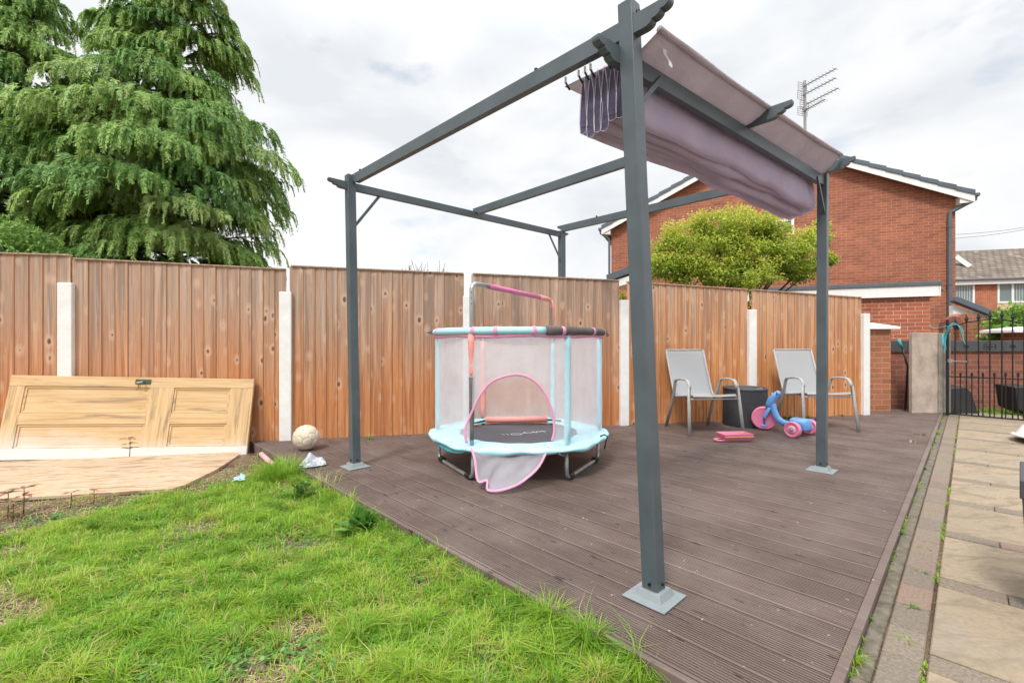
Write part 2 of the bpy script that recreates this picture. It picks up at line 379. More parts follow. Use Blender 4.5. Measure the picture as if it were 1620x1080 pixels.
M = {}
M['deck'] = deck_mat(); M['fence'] = fence_mat(); M['osb'] = osb_mat(); M['doorh'] = door_mat('stripped_pine', True); M['doorv'] = door_mat('stripped_pine_rail', False)
M['fence2'] = fence_mat('newer_fence_timber', top=(.58, .37, .235), low=(.64, .28, .10), grey0=2.0, grey1=.7)
M['doorw'] = door_mat('flaking_white_paint', True, True); M['slab'] = slab_mat(); M['paver'] = paver_mat(); M['ground'] = ground_mat(); M['wicker'] = wicker_mat()
M['white_concrete'] = simple('white_painted_concrete', (.82, .82, .81), .7, var=.05, scale=9, bump=.5, c2=(.72, .71, .68), dist=.004)
M['grey_metal'] = simple('grey_powder_coated_steel', (.085, .108, .122), .36, 0, .12, 5, .06)
M['dark_cap'] = simple('dark_plastic_cap', (.05, .055, .06), .5)
M['base_plate'] = simple('pale_grey_plastic', (.24, .275, .285), .45, var=.06)
M['black'] = simple('black_plastic', (.018, .018, .02), .4)
M['bolt'] = simple('bolt_black', (.02, .02, .02), .4, .5)
M['canopy'] = fabric_mat('sky_lit_canopy_fabric', (.76, .67, .82), (.68, .60, .74), .5)  # outer face: sky light through the fabric is put into this paler colour
M['canopy_shaded'] = fabric_mat('shaded_canopy_fabric', (.58, .53, .56), (.50, .45, .48), .45)  # same fabric from below, its shade painted as a darker colour
M['canopy_end_shaded'] = fabric_mat('shaded_pleat_fabric', (.145, .125, .20), (.07, .06, .11), .15)  # same fabric again, shade at the pleat ends painted as dark purple
M['trim_white'] = simple('pale_stitched_trim', (.7, .68, .72), .8)
M['steel'] = simple('brushed_steel', (.42, .43, .44), .3, .5, .08, 20, .05)
M['white'] = simple('white_plastic', (.8, .8, .8), .3, var=.03, bump=0)
M['foam_blue'] = simple('pale_blue_foam', (.42, .72, .80), .65, var=.05, scale=20, bump=.12)
M['pad_blue'] = simple('pale_blue_vinyl_pad', (.36, .70, .77), .42, var=.06, scale=9, bump=.35, dist=.006, c2=(.47, .76, .82))
M['teal'] = simple('teal_fabric', (.10, .48, .56), .6)
M['foam_salmon'] = simple('salmon_foam', (.85, .33, .29), .65, var=.05)
M['foam_pink'] = simple('magenta_foam', (.68, .19, .38), .6, var=.05)
M['foam_grey'] = simple('worn_grey_foam', (.15, .13, .125), .8, var=.2)
M['trim_pink'] = simple('pink_binding', (.86, .36, .57), .7, var=.08)
M['mat'] = simple('trampoline_mat', (.085, .08, .09), .75, var=.08, scale=30)
M['net'] = net_mat('white_netting', (.90, .91, .97), .50, .55)
M['net2'] = net_mat('white_netting_flap', (.78, .76, .82), .38, .4)
M['sling'] = simple('grey_sling_fabric', (.33, .335, .345), .8, var=.04, scale=200, bump=.3, dist=.001)
M['chair'] = simple('warm_grey_chair_metal', (.36, .365, .355), .4, 0, .05)
M['toy_blue'] = simple('light_blue_plastic', (.16, .38, .78), .3, var=.04, bump=0)
M['toy_navy'] = simple('navy_plastic', (.02, .05, .22), .35, bump=0)
M['toy_pink'] = simple('pink_plastic', (.86, .24, .40), .35, var=.04, bump=0)
M['toy_pale'] = simple('pale_pink_plastic', (.80, .55, .66), .35, bump=0)
M['toy_yellow'] = simple('yellow_plastic', (.82, .50, .16), .4, bump=0)
M['ball'] = simple('worn_leather_ball', (.72, .64, .52), .6, var=.15, scale=8, bump=.2, c2=(.55, .44, .32))
M['seam'] = simple('ball_seam', (.17, .12, .075), .8)
M['brick_house'] = brick_mat('red_house_brick', (.42, .138, .070), (.30, .098, .054), (.44, .30, .22), smear=.3)
M['brick_garage'] = brick_mat('orange_garage_brick', (.46, .14, .07), (.36, .105, .058), (.62, .44, .32))
M['brick_pier'] = brick_mat('weathered_pier_brick', (.40, .15, .075), (.34, .115, .06), (.42, .30, .19), smear=.5)
M['brick_dark'] = brick_mat('dark_wall_brick', (.30, .10, .06), (.20, .065, .045), (.27, .20, .15), smear=.4)
M['brick_far'] = brick_mat('far_house_brick', (.50, .16, .075), (.38, .11, .055), (.58, .42, .32))
M['upvc'] = simple('white_fascia_board', (.83, .83, .82), .35, var=.03, bump=0)
M['slate'] = simple('blue_grey_tile', (.105, .135, .165), .55, var=.12, scale=4, bump=.2)
M['rainware'] = simple('grey_rainwater_pipe', (.13, .145, .165), .4, bump=0)
M['felt'] = simple('grey_roof_felt', (.12, .14, .155), .7)
M['roof_house'] = rooftile_mat('grey_roof_tiles', (.10, .12, .14), (.14, .16, .18), (.03, .035, .04), .3, .3)
M['roof_far'] = rooftile_mat('brown_roof_tiles', (.15, .115, .09), (.24, .19, .145), (.03, .024, .02), .36, .34)
M['coping'] = simple('dark_coping_stone', (.075, .078, .082), .85, var=.15, bump=.4)
M['stone'] = simple('buff_concrete_slab', (.52, .425, .35), .85, var=.15, scale=6, bump=.5, c2=(.30, .245, .20))
M['stone_g'] = simple('grey_concrete_slab', (.34, .30, .25), .85, var=.2, scale=8, bump=.6)
M['iron'] = simple('black_wrought_iron', (.02, .021, .023), .45, .3, .1, 30, .2)
M['rope'] = simple('turquoise_rope', (.08, .46, .52), .7)
M['rust'] = simple('rusty_hinge', (.3, .28, .26), .6)
M['tan'] = simple('tan_render', (.62, .48, .28), .85, var=.05)
M['leaf_dark'] = simple('bark', (.12, .085, .06), .9, var=.2, scale=20, bump=.6)
M['kerb'] = simple('mossy_concrete_edging', (.21, .175, .135), .9, var=.25, scale=22, bump=.8, c2=(.085, .075, .05), dist=.008)
M['litter'] = simple('white_plastic_bag', (.62, .64, .74), .5)
M['litter2'] = simple('pale_blue_litter', (.42, .62, .72), .5)
M['brass'] = simple('tarnished_green_brass', (.07, .11, .075), .5, .6)
M['darkbox'] = simple('charcoal_resin', (.06, .065, .075), .6)
m = NM('window_glass', .06, 0, .6); m.color((.16, .21, .21)); M['glass'] = m.m
M['blind'] = simple('vertical_blind', (.44, .50, .48), .7)
M['antenna'] = simple('aluminium_antenna', (.36, .34, .33), .45, .6)
M['conifer'] = foliage('conifer_needles', [(0., (.09, .20, .06)), (.3, (.18, .35, .09)), (.6, (.29, .47, .12)), (.86, (.44, .56, .16)), (.95, (.19, .35, .2)), (1., (.30, .17, .09))], .35)
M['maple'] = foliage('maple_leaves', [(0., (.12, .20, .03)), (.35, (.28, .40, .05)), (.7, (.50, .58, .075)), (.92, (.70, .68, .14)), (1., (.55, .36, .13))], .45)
M['bush'] = foliage('bright_leaves', [(0., (.09, .2, .03)), (1., (.24, .42, .06))], .35)
M['grass'] = foliage('grass_blades', [(0., (.10, .23, .025)), (.3, (.18, .37, .032)), (.62, (.30, .50, .045)), (.82, (.43, .56, .07)), (.92, (.58, .52, .2)), (1., (.52, .38, .2))], .42)
M['straw'] = foliage('straw', [(0., (.16, .11, .075)), (.5, (.42, .31, .2)), (1., (.60, .48, .32))], .1)
M['weed'] = foliage('broad_weed_leaves', [(0., (.06, .17, .035)), (.6, (.13, .31, .05)), (1., (.24, .42, .11))], .3, .4)
M['seedling'] = foliage('red_brown_seedling', [(0., (.10, .17, .05)), (.5, (.24, .17, .08)), (1., (.36, .13, .09))], .25)

# ------------------------------------------------------------------ ground
O = Vector((.727, 1.129, 0)); EA = Vector((-.6951, .7189, 0)); EE = Vector((.7086, .7056, 0))   # deck corner, board direction, width direction
def fenceY(x): return 5.175+.2295*x
def left_of_deck(x, y):           # signed distance left (lawn side) of the deck front edge
    n_ = Vector((EA.y, -EA.x)); d = Vector((x-O.x, y-O.y)); return -(n_.x*d.x+n_.y*d.y)
def sstep(t): t = max(0., min(1., t)); return t*t*(3-2*t)
def gz(x, y):
    z = .035+.012*sstep((-x-2.5)/1.4)*sstep((y-2.4)/.8)
    if left_of_deck(x, y) < 0: return -.06 if y < 14 else 0.
    de = left_of_deck(x, y)
    if de < .35 and y < 4.0: z += .024*sstep(1-de/.30)
    z += .014*noise.noise(Vector((x*2.3, y*2.3, 0)))*(1 if y < fenceY(x) else 0)
    return z
# one sheet: fine near the lawn, coarse to the horizon
xs = sorted(set([-400, -150, -60, -30, -15, -9, -7]+[round(-6+.1*i, 3) for i in range(81)]+[2.4, 3, 4, 6, 8, 10, 15, 25, 40, 80, 200, 400]))
ys = sorted(set([-60, -20, -8, -3, -1]+[round(0+.1*i, 3) for i in range(53)]+[5.6, 6, 7, 8, 10, 14, 20, 30, 60, 150, 450]))
g = MB(); V = [(x, y, gz(x, y)) for x in xs for y in ys]; ny = len(ys)
g.add(V, [(i*ny+j, (i+1)*ny+j, (i+1)*ny+j+1, i*ny+j+1) for i in range(len(xs)-1) for j in range(ny-1)])
tag(g.build('ground', M['ground'], smooth=True), kind='structure')

# ------------------------------------------------------------------ deck
def deckpt(s, t, z): p = O+EE*s+EA*t; p.z = z; return p
def deckT(s):        # length of the board line from the right edge to the back
    p = O+EE*s; b = 5.175
    t = (b+.03+.2295*p.x-p.y)/(EA.y-.2295*EA.x)
    if (p+EA*t).x > 4.75: t = (b+.27+.2295*p.x-p.y)/(EA.y-.2295*EA.x)
    return max(t, 0)
dk = MB(); pitch, wd = .15, .1445; nb = 50
for b in range(nb):
    s0 = .004+b*pitch; rnd = R.random(); dz = R.uniform(-.0012, .0012)
    prof = [(0, -.028), (.0006, -.001), (.004, 0)]
    ng = 11; p0 = .0055; gp = (wd-2*p0)/ng
    for k in range(ng):
        a = p0+k*gp
        prof += [(a+gp*.52, 0), (a+gp*.60, -.007), (a+gp*.94, -.007), (a+gp, 0)]
    prof += [(wd-.0006, -.001), (wd, -.028)]
    T0 = deckT(s0+wd/2)
    cuts = [0, T0] if T0 > 0 else []
    if T0 > 2.0:
        c_ = R.uniform(.8, T0-.8) if b % 2 else R.uniform(1.2, T0-.4); cuts = [0, c_, T0]
    for q in range(len(cuts)-1):
        a0, a1 = cuts[q]+(.0025 if q else 0), cuts[q+1]-(.0025 if q < len(cuts)-2 else 0)
        rr = min(1, max(0, rnd+R.uniform(-.2, .2)))
        vs = []
        for (u, z) in prof:
            e0 = deckpt(s0+u, a0, DZ+dz+z); tt = deckT(s0+u) if q == len(cuts)-2 else a1
            vs += [e0, deckpt(s0+u, tt, DZ+dz+z)]
        dk.add(vs, [(2*i, 2*i+1, 2*i+3, 2*i+2) for i in range(len(prof)-1)], rr)
        k_ = 2*len(prof)
        dk.add([vs[i] for i in range(0, k_, 2)], [tuple(range(len(prof)))], rr); dk.add([vs[i] for i in range(1, k_, 2)], [tuple(range(len(prof)))], rr)
deck = tag(dk.build('deck', M['deck'], fixn=False), kind='structure')
fb = MB()
fb.bar(deckpt(-.012, -.03, .045), deckpt(-.012, deckT(0)+.0, .045), .024, .148, rnd=.3)          # lawn side fascia
fb.bar(deckpt(-.02, -.017, DZ-.055), deckpt(7.5, -.017, DZ-.055), .03, .118, rnd=.55)             # patio side fascia
tag(fb.build('deck_fascia', M['deck'], bevel=.003), kind='structure')
ub = MB(); ub.add([deckpt(.0, 0, DZ-.034), deckpt(7.6, 0, DZ-.034), deckpt(7.6, .9, DZ-.034), deckpt(3.9, deckT(3.9), DZ-.034), deckpt(0, deckT(0), DZ-.034)], [(0,1,2,3,4)])
tag(ub.build('deck_underlay', M['ground']), kind='structure')

# ------------------------------------------------------------------ patio (u to the right of the deck edge, v along it)
UR = Vector((.7056, -.7086, 0))
def pat(u, v, z=.1): p = O+EE*v+UR*(.034+u); p.z = z; return p
ZP = .1
def pslab(mb, u0, u1, v0, v1, z=ZP, jit=.0015, rnd=None, th=.05):
    rnd = R.random() if rnd is None else rnd
    dz = [R.uniform(-jit, jit) for _ in range(4)]; b = .004
    c = [(u0, v0), (u1, v0), (u1, v1), (u0, v1)]; ci = [(u0+b, v0+b), (u1-b, v0+b), (u1-b, v1-b), (u0+b, v1-b)]
    vs = [pat(a, q, z-th) for a, q in c]+[pat(a, q, z-b*.9+dz[i]) for i, (a, q) in enumerate(c)]+[pat(a, q, z+dz[i]) for i, (a, q) in enumerate(ci)]
    mb.add(vs, [(0,1,5,4), (1,2,6,5), (2,3,7,6), (3,0,4,7), (4,5,9,8), (5,6,10,9), (6,7,11,10), (7,4,8,11), (8,9,10,11)], rnd)
kb = MB(); v = -1.4
while v < 7.7:
    pslab(kb, .0, .045, v, v+.896, ZP-.004, .002); v += .9
tag(kb.build('kerb_edging', M['kerb']), kind='structure')
pv = MB(); sl = MB(); v = -1.4
while v < 7.7:
    pslab(pv, .051, .151, v, v+.197, ZP, .002); v += .2
cols = [(.163, .763), (.87, 1.47), (1.58, 2.18), (2.28, 2.88)]
vrow = [1.27+.69*i for i in range(-4, 10)]
for ci, (a, b) in enumerate(cols):
    for v in vrow:
        if v > 7.9: continue
        pslab(sl, a, b, v+.104, v+.686, ZP, .003)
        u = a+.0
        while u < b-.02:
            u1 = min(u+.197, b); pslab(pv, u, u1, v+.003, v+.098, ZP, .002); u += .2
    v = -1.4
    while v < 7.9: pslab(pv, b+.006, b+.103, v, v+.197, ZP, .002); v += .2
tag(pv.build('block_paving', M['paver']), kind='structure')
tag(sl.build('paving_slabs', M['slab']), kind='structure')
pb = MB(); pb.add([pat(-.034, -1.5, ZP-.014), pat(3.1, -1.5, ZP-.014), pat(3.1, 7.85, ZP-.014), pat(-.034, 7.85, ZP-.014)], [(0,1,2,3)])
tag(pb.build('path_bed', M['ground']), kind='structure')

# ------------------------------------------------------------------ fence
FA = math.atan(.2295); FD = Vector((math.cos(FA), math.sin(FA), 0)); FN = Vector((math.sin(FA), -math.cos(FA), 0))  # along, towards the camera
def fpt(px): k = (px-810)/F; Y = 5.175/(1-.2295*k); return Vector((k*Y, Y, 0))
def feather_panel(pxl, pxr, ztl, ztr, label, mat, flip=True):
    a, b = fpt(pxl), fpt(pxr)
    Ln = (b-a).length; root = thing('timber_fence', label, 'fence', (a.x, a.y, 0), FA, 'timber panels of the back fence')
    m_ = MB(); n_ = max(2, round(Ln/.108)); bw = Ln/n_
    for i in range(n_):
        s0, s1 = i*bw-.004, (i+1)*bw+.010
        zt0, zt1 = lerp(ztl, ztr, max(0, s0)/Ln)-.012, lerp(ztl, ztr, min(Ln, s1)/Ln)-.012
        # feather edge: thick lip on the left, thin on the right; tiny bow
        j = R.uniform(-.0015, .0015); tl, tr = .012+j, .004+j; zb = .02+R.uniform(0, .01)
        vs = []
        if flip: s0 -= .012; s1 -= .004
        for z0, z1 in ((zb, zb), (zt0, zt1)):
            if flip: vs += [(s0, 0, z0), (s0, -tr, z0), (s1-.003, -tl-.0015, z1), (s1, -tl, z1), (s1, 0, z1)]
            else: vs += [(s0, 0, z0), (s0, -tl, z0), (s0+.003, -tl-.0015, z0), (s1, -tr, z1), (s1, 0, z1)]
        m_.add(vs, [(0,1,6,5), (1,2,7,6), (2,3,8,7), (3,4,9,8), (0,5,9,4), (5,6,7,8,9), (0,4,3,2,1)], R.random())
        m_.r[-7+(3 if flip else 0)] = 1.5; m_.r[-6+(0 if flip else 0)] = 1.5 if not flip else m_.r[-6]; m_.r[-5] = 1.5 if flip else m_.r[-5]
    m_.build('boards', mat, root, local=True)
    t = MB(); 
    t.add([(0,-.026,ztl-.012),(Ln,-.026,ztr-.012),(Ln,.03,ztr-.012),(0,.03,ztl-.012),(0,-.026,ztl),(Ln,-.026,ztr),(Ln,.03,ztr),(0,.03,ztl)],
          [(0,3,2,1),(4,5,6,7),(0,1,5,4),(1,2,6,5),(2,3,7,6),(3,0,4,7)], .95)
    t.build('top_batten', mat, root, local=True)
    for z in (.25, 1.0, min(ztl, ztr)-.1): r_ = MB(); r_.box((Ln/2, .02, z), (Ln, .036, .045)); r_.build('rear_rail', mat, root, local=True)
    return root
feather_panel(-170, 112, 1.91, 1.925, 'leftmost fence panel, cut by the left edge of the picture, beside the conifers', M['fence'])
feather_panel(118, 452, 1.895, 1.861, 'fence panel above the leaning door, between the two left white posts', M['fence'])
feather_panel(461, 733, 1.897, 1.879, 'greyish fence panel behind the left pergola post and the ball', M['fence'])
feather_panel(748, 978, 1.882, 1.86, 'fence panel right behind the trampoline', M['fence'])
feather_panel(992, 1181, 1.848, 1.80, 'fence panel behind the left garden chair', M['fence2'], False)
feather_panel(1189, 1361, 1.80, 1.737, 'last orange fence panel behind the right garden chair, next to the brick pier', M['fence2'], False)
for px, zt, lb in ((108, 1.658, 'white concrete fence post rising above the left end of the leaning door'), (453, 1.62, 'white concrete fence post beside the ball'),
                   (740, 1.62, 'white concrete fence post half hidden behind the grey trampoline bar'), (985.5, 1.617, 'white concrete fence post just right of the trampoline'),
                   (1187, 1.533, 'white concrete fence post behind the dark wicker drum'), (1366, 1.51, 'rightmost white fence post, touching the brick pier')):
    c = fpt(px); wd_ = .112 if px < 1300 else .105
    m_ = MB(); m_.box((0, -.003, zt/2), (wd_, .1, zt)); 
    tag(m_.build('fence_post', M['white_concrete'], loc=(c.x, c.y, 0), rotz=FA, local=True, bevel=.006), lb, 'fence post', 'white concrete fence posts')

# ------------------------------------------------------------------ pergola
A0, B0, C0 = G(562, 738), Vector((.551, 1.764, DZ)), G(1300, 744)
D0 = A0+C0-B0
A1, B1, C1 = Vector((-1.288, 3.62, 2.435)), Vector((.470, 1.835, 2.465)), Vector((2.385, 3.49, 2.47))
D1 = Vector((.585, 5.35, 2.42))
ea = (A0-B0); ea.z = 0; ea.normalize(); ee = (C0-B0); ee.z = 0; ee.normalize()
perg = thing('pergola', 'grey metal pergola with four posts standing on the brown deck', 'pergola', tuple((A0+C0)/2))
def post(p0, p1, name='post'):
    s = .0325; m_ = MB(); sg = ((-1,-1),(1,-1),(1,1),(-1,1))
    vs = [p+ea*a*s+ee*b*s for p in (p0, p1) for a, b in sg]
    m_.add(vs, [(0,1,2,3),(7,6,5,4),(0,4,5,1),(1,5,6,2),(2,6,7,3),(3,7,4,0)])
    o = m_.build(name, M['grey_metal'], perg, bevel=.004)
    # base plate: thin square flange and a raised truncated collar
    b = MB(); f0 = p0.copy()
    def ring(h, z, n_=4): return [f0+ea*a*h+ee*c*h+Vector((0, 0, z)) for a, c in sg]
    L0, L1, L2, L3 = ring(.088, .001), ring(.088, .007), ring(.058, .008), ring(.044, .036)
    vs = L0+L1+L2+L3+ring(.030, .036)
    fs = [(0,1,2,3)]
    for q in range(4):
        for k in range(4): fs.append((q*4+k, q*4+(k+1) % 4, q*4+4+(k+1) % 4, q*4+4+k))
    b.add(vs, fs); b.build('base_plate', M['base_plate'], o, bevel=.002)
    for dn, du in ((-ea, ee), (-ee, ea)):
        bt = MB(); c = p0+dn*.0335+Vector((0, 0, .06)); bt.tube([c, c+dn*.006], .006, 8); bt.build('bolt', M['bolt'], o)
    return o
for p0, p1 in ((A0, A1), (B0, B1), (C0, C1), (D0, D1)): post(p0, p1)
def beam(p0, p1, h, w_, e0=0, e1=0, name='beam'):
    """beam whose top line runs p0->p1, extended e0/e1 beyond with scalloped ends"""
    d = (p1-p0); Ln = d.length; d.normalize(); sx = d.cross(Vector((0, 0, 1))).normalized(); uz = sx.cross(d)
    def scal(e, sgn, base):
        if e <= 0: return [(base, -h), (base, 0)]
        q = [(base+sgn*(e-.105), -h)]; L3, H3 = .105/3, h*.80/3
        for i in range(3):
            ax_, az_ = e-.105+L3*i, -h+H3*i
            for t in (.25, .5, .75): q.append((base+sgn*(ax_+L3*(math.sin(t*PI/2))), az_+H3*(1-math.cos(t*PI/2))))
            q.append((base+sgn*(ax_+L3), az_+H3)); 
            if i < 2: q.append((base+sgn*(ax_+L3-.005), az_+H3+.001))
        q.append((base+sgn*e, 0)); return q
    right = scal(e1, 1, Ln); left = scal(e0, -1, 0)
    def clean(q):   # monotone outwards, rising
        return q
    poly = left[::-1]+right
    m_ = MB(); fn = lambda a, b, c: p0+d*a+uz*b+sx*c
    m_.prism(poly, fn, -w_/2, w_/2)
    return m_.build(name, M['grey_metal'], perg, bevel=.0015)
# side beams carry the cross beams
beam(Vector((-1.288, 3.62, 2.376)), Vector((.585, 5.35, 2.405)).lerp(Vector((-1.288, 3.62, 2.376)), 0), .058, .036, .175, .10)
bc0, bc1 = Vector((.462, 1.872, 2.292)), Vector((2.385, 3.49, 2.372))
sa0, sa1 = Vector((-1.288, 3.62, 2.376)), Vector((.585, 5.35, 2.405))
beam(bc0, bc1, .070, .036, .185, .09)
xa0, xa1 = Vector((-1.27, 3.635, 2.437)), Vector((.462, 1.83, 2.392))
beam(xa0, xa1, .074, .038, .02, .19)
ma, mb_ = Vector((-.36, 4.49, 2.428)), Vector((1.37, 2.585, 2.402))
beam(ma, mb_, .068, .036, .02, .20)
xb0, xb1 = Vector((.56, 5.36, 2.478)), Vector((2.395, 3.50, 2.478))
beam(xb0, xb1, .074, .038, .02, .20)
def brace(p, q):
    m_ = MB(); m_.bar(p, q, .008, .022, up=(0, 0, 1)); o = m_.build('brace', M['grey_metal'], perg, bevel=.001)
dAB = (sa1-sa0).normalized(); 
brace(Vector((-1.285, 3.605, 2.02))+dAB*.03, sa0+dAB*.25+Vector((0, 0, -.055)))
brace(Vector((.585, 5.33, 2.08))-dAB*.03, sa1-dAB*.22+Vector((0, 0, -.055)))
dBC = (bc1-bc0).normalized(); nb_ = Vector((.66, -.75, 0)).normalized()
brace(Vector((.475, 1.84, 2.06))+dBC*.03+nb_*.02, bc0+dBC*.24+Vector((0, 0, -.03))+nb_*.022)
brace(bc1-dBC*.03+nb_*.02+Vector((0, 0, -.28)), bc1-dBC*.2+Vector((0, 0, -.04))+nb_*.022)
for p in (xa0.lerp(xa1, .05)+Vector((0, 0, .0)), xa0.lerp(xa1, .80), xa0.lerp(xa1, 1.02), xb0.lerp(xb1, .2)): bl = MB(); bl.tube([p, p+Vector((0, 0, .02))], .009, 8); bl.build('bolt', M['bolt'], perg)

# ------------------------------------------------------------------ canopy
can = thing('canopy', 'bunched lavender fabric canopy hanging in pleats from the right side of the pergola', 'canopy', tuple((bc0+bc1)/2))
IN = Vector((-.695, .718, 0))
def cpt(s, t, z):       # s along B->C, t inwards, z offset from the bottom line of the cross beams
    b = bc0.lerp(bc1, s); b0 = lerp(2.322, 2.405, s); return Vector((b.x+IN.x*t, b.y+IN.y*t, b0+z))
NP = 6; tc_ = [.055, .093, .131, .169, .207, .25]; dep = [.262, .275, .292, .285, .29, .27]
def wr(s, k, q=0): return noise.noise(Vector((s*5.5+k*3.1, k*7.7+q, .3)))
def pleat_profile(s):
    pts = []
    for k in range(NP):
        w_ = .020+.003*wr(s, k); d = dep[k]-.035*math.sin(PI*min(1, s*1.02))*(.5+.6*wr(s*1.3, k+2))+.028*wr(s, k, 5)+.03*s
        c = tc_[k]+.012*wr(s, k, 9)
        sgn = 1
        col_ = [(-.30, -.012), (-.62, -.10*1), (-.95, -.17), (-1.15, -.24)]
        # down the outer side
        for a, z in ((.12, -.03), (.6, -.30*d/.27), (1.0, -.62*d/.27), (1.15, -.86*d/.27)):
            pts.append((c-w_*a+.011*wr(s*3.5, k+a, z*12), z*.27 if z > -.02 else z*.27))
        for a in (.85, .3, -.3, -.85): pts.append((c-w_*a*1.1, -d*(1-.05*abs(a)**2)))
        for a, z in ((1.1, -.80), (.95, -.55), (.6, -.28), (.15, -.03)):
            pts.append((c+w_*a, z*d))
    return pts
ns = 90
def prof_mesh():
    m_ = MB(); rows = [pleat_profile(i/ns) for i in range(ns+1)]; n_ = len(rows[0])
    vs = [cpt(.02+.965*i/ns, t, z) for i, r in enumerate(rows) for t, z in r]
    m_.add(vs, [(i*n_+j, (i+1)*n_+j, (i+1)*n_+j+1, i*n_+j+1) for i in range(ns) for j in range(n_-1)]); return m_
cp = prof_mesh().build('pleated_curtain', M['canopy'], can, smooth=True, fixn=False)
pr0 = pleat_profile(0)
hd = MB()      # closed cheeks at the near pleat ends, same fabric with shade painted in
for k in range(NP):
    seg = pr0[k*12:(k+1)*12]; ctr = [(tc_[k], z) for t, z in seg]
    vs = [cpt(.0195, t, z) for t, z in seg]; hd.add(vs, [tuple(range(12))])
hd.build('pleat_end', M['canopy_end_shaded'], can, fixn=False)
ed = MB()
for k in range(NP): ed.tube([cpt(.018, t, z) for t, z in pr0[k*12:(k+1)*12]], .0013, 5)
ed.build('edging', M['trim_white'], can, smooth=True)
tp = MB()
def topsheet(i, j):
    s = .02+.965*i; q = j
    sag = -.02*math.sin(PI*s)*math.sin(PI*min(1, q*1.2))
    if q < .45:      # overhang outside the side beam
        f = q/.45; t = lerp(-.125, .0, f); z0 = lerp(2.372, 2.515, s) if s > .5 else lerp(2.352, 2.412, s/.5) if s < .5 else 2.43
        z0 = lerp(2.350, 2.50, s)-.018*math.sin(PI*s)
        zi = bc0.lerp(bc1, s).z+.012
        b = cpt(s, t, 0); b.z = lerp(z0, zi, f)-.012*math.sin(PI*f)+.004*wr(s, q*9); return b
    f = (q-.45)/.55; b = cpt(s, lerp(.0, .36, f), 0); b.z = lerp(bc0.lerp(bc1, s).z+.012, lerp(2.318, 2.40, s), f)+sag+.003*wr(s*2, f*5); return b
tp.grid(topsheet, 60, 18); tp.build('top_sheet', M['canopy_shaded'], can, smooth=True, solid=.002)
rl = MB(); rl.tube([topsheet(i/40, 0)+Vector((0, 0, .004*wr(i/40, 2))) for i in range(41)], [.013+.004*wr(i/20, 1) for i in range(41)], 8); rl.build('hem', M['canopy_shaded'], can, smooth=True)
for t in (.31, .235, .20, .17, .085):
    k_ = MB(); c = cpt(.0, t, .0)+ee*.0; c = c+Vector((.0, .0, 0)); k_.box(c+Vector((0, 0, -.012)), (.010, .010, .026)); cl = k_.build('clip', M['white'], can, bevel=.001)
    h_ = MB(); h_.tube([c+Vector((0, 0, -.02)), c+Vector((.008, .004, -.035)), c+ee*.03+Vector((0, 0, -.045))], .005, 6); h_.build('hook', M['black'], cl)
tg = MB(); c = topsheet(.035, .12); tg.grid(lambda i, j: c+ee*(.03*i)+Vector((.02*j-.006*math.sin(j*6), -.004*j, -.004-.075*j)), 2, 6); tg.build('care_tag', M['white'], can, solid=.001)

# ------------------------------------------------------------------ trampoline
TC = Vector((.055, 3.81, 0)); TR = .695
tr = thing('trampoline', 'round toddler trampoline with pale blue padding, white net and pink trimmed doorway', 'trampoline', (TC.x, TC.y, DZ))
def tv(i, r=TR, z=0): a = math.radians(-120+60*i); return TC+Vector((r*math.cos(a), r*math.sin(a), z))
def ta(a, r, z): return TC+Vector((r*math.cos(a), r*math.sin(a), z))
FZ = .345
fr = MB(); fr.tube([ta(2*PI*i/48, TR-.012, FZ) for i in range(48)], .014, 8, closed=True); fr.build('frame_ring', M['steel'], tr, smooth=True)
for a, b in ((1, 2), (3, 4), (5, 0)):
    i0, i1 = {1: (1, 2), 3: (3, 4), 5: (5, 0)}[a]
    pass
def uleg(i, j):
    p, q = tv(i, TR-.03), tv(j, TR-.03); m_ = MB(); zb = DZ+.018; r_ = .06; d = (q-p).normalized()
    pts = [Vector((p.x, p.y, FZ))]
    for k in range(6): a = k/5*PI/2; pts.append(Vector((p.x, p.y, zb+r_))+d*(r_-r_*math.cos(a))+Vector((0, 0, -r_*math.sin(a))))
    for k in range(6): a = k/5*PI/2; pts.append(Vector((q.x, q.y, zb))-d*(r_-r_*math.sin(a))+Vector((0, 0, r_-r_*math.cos(a))))
    pts.append(Vector((q.x, q.y, FZ))); m_.tube(pts, .0145, 10)
    o = m_.build('leg', M['steel'], tr, smooth=True)
    for p_, sg in ((p, 1), (q, -1)):
        f_ = MB(); c = Vector((p_.x, p_.y, DZ+.026))+d*sg*.07; f_.tube([c-d*.028, c+d*.028], .026, 10); f_.box(c+Vector((0, 0, -.012)), (.05, .03, .02), Matrix.Rotation(math.atan2(d.y, d.x), 3, 'Z')); f_.build('foot', M['black'], o, bevel=.002)
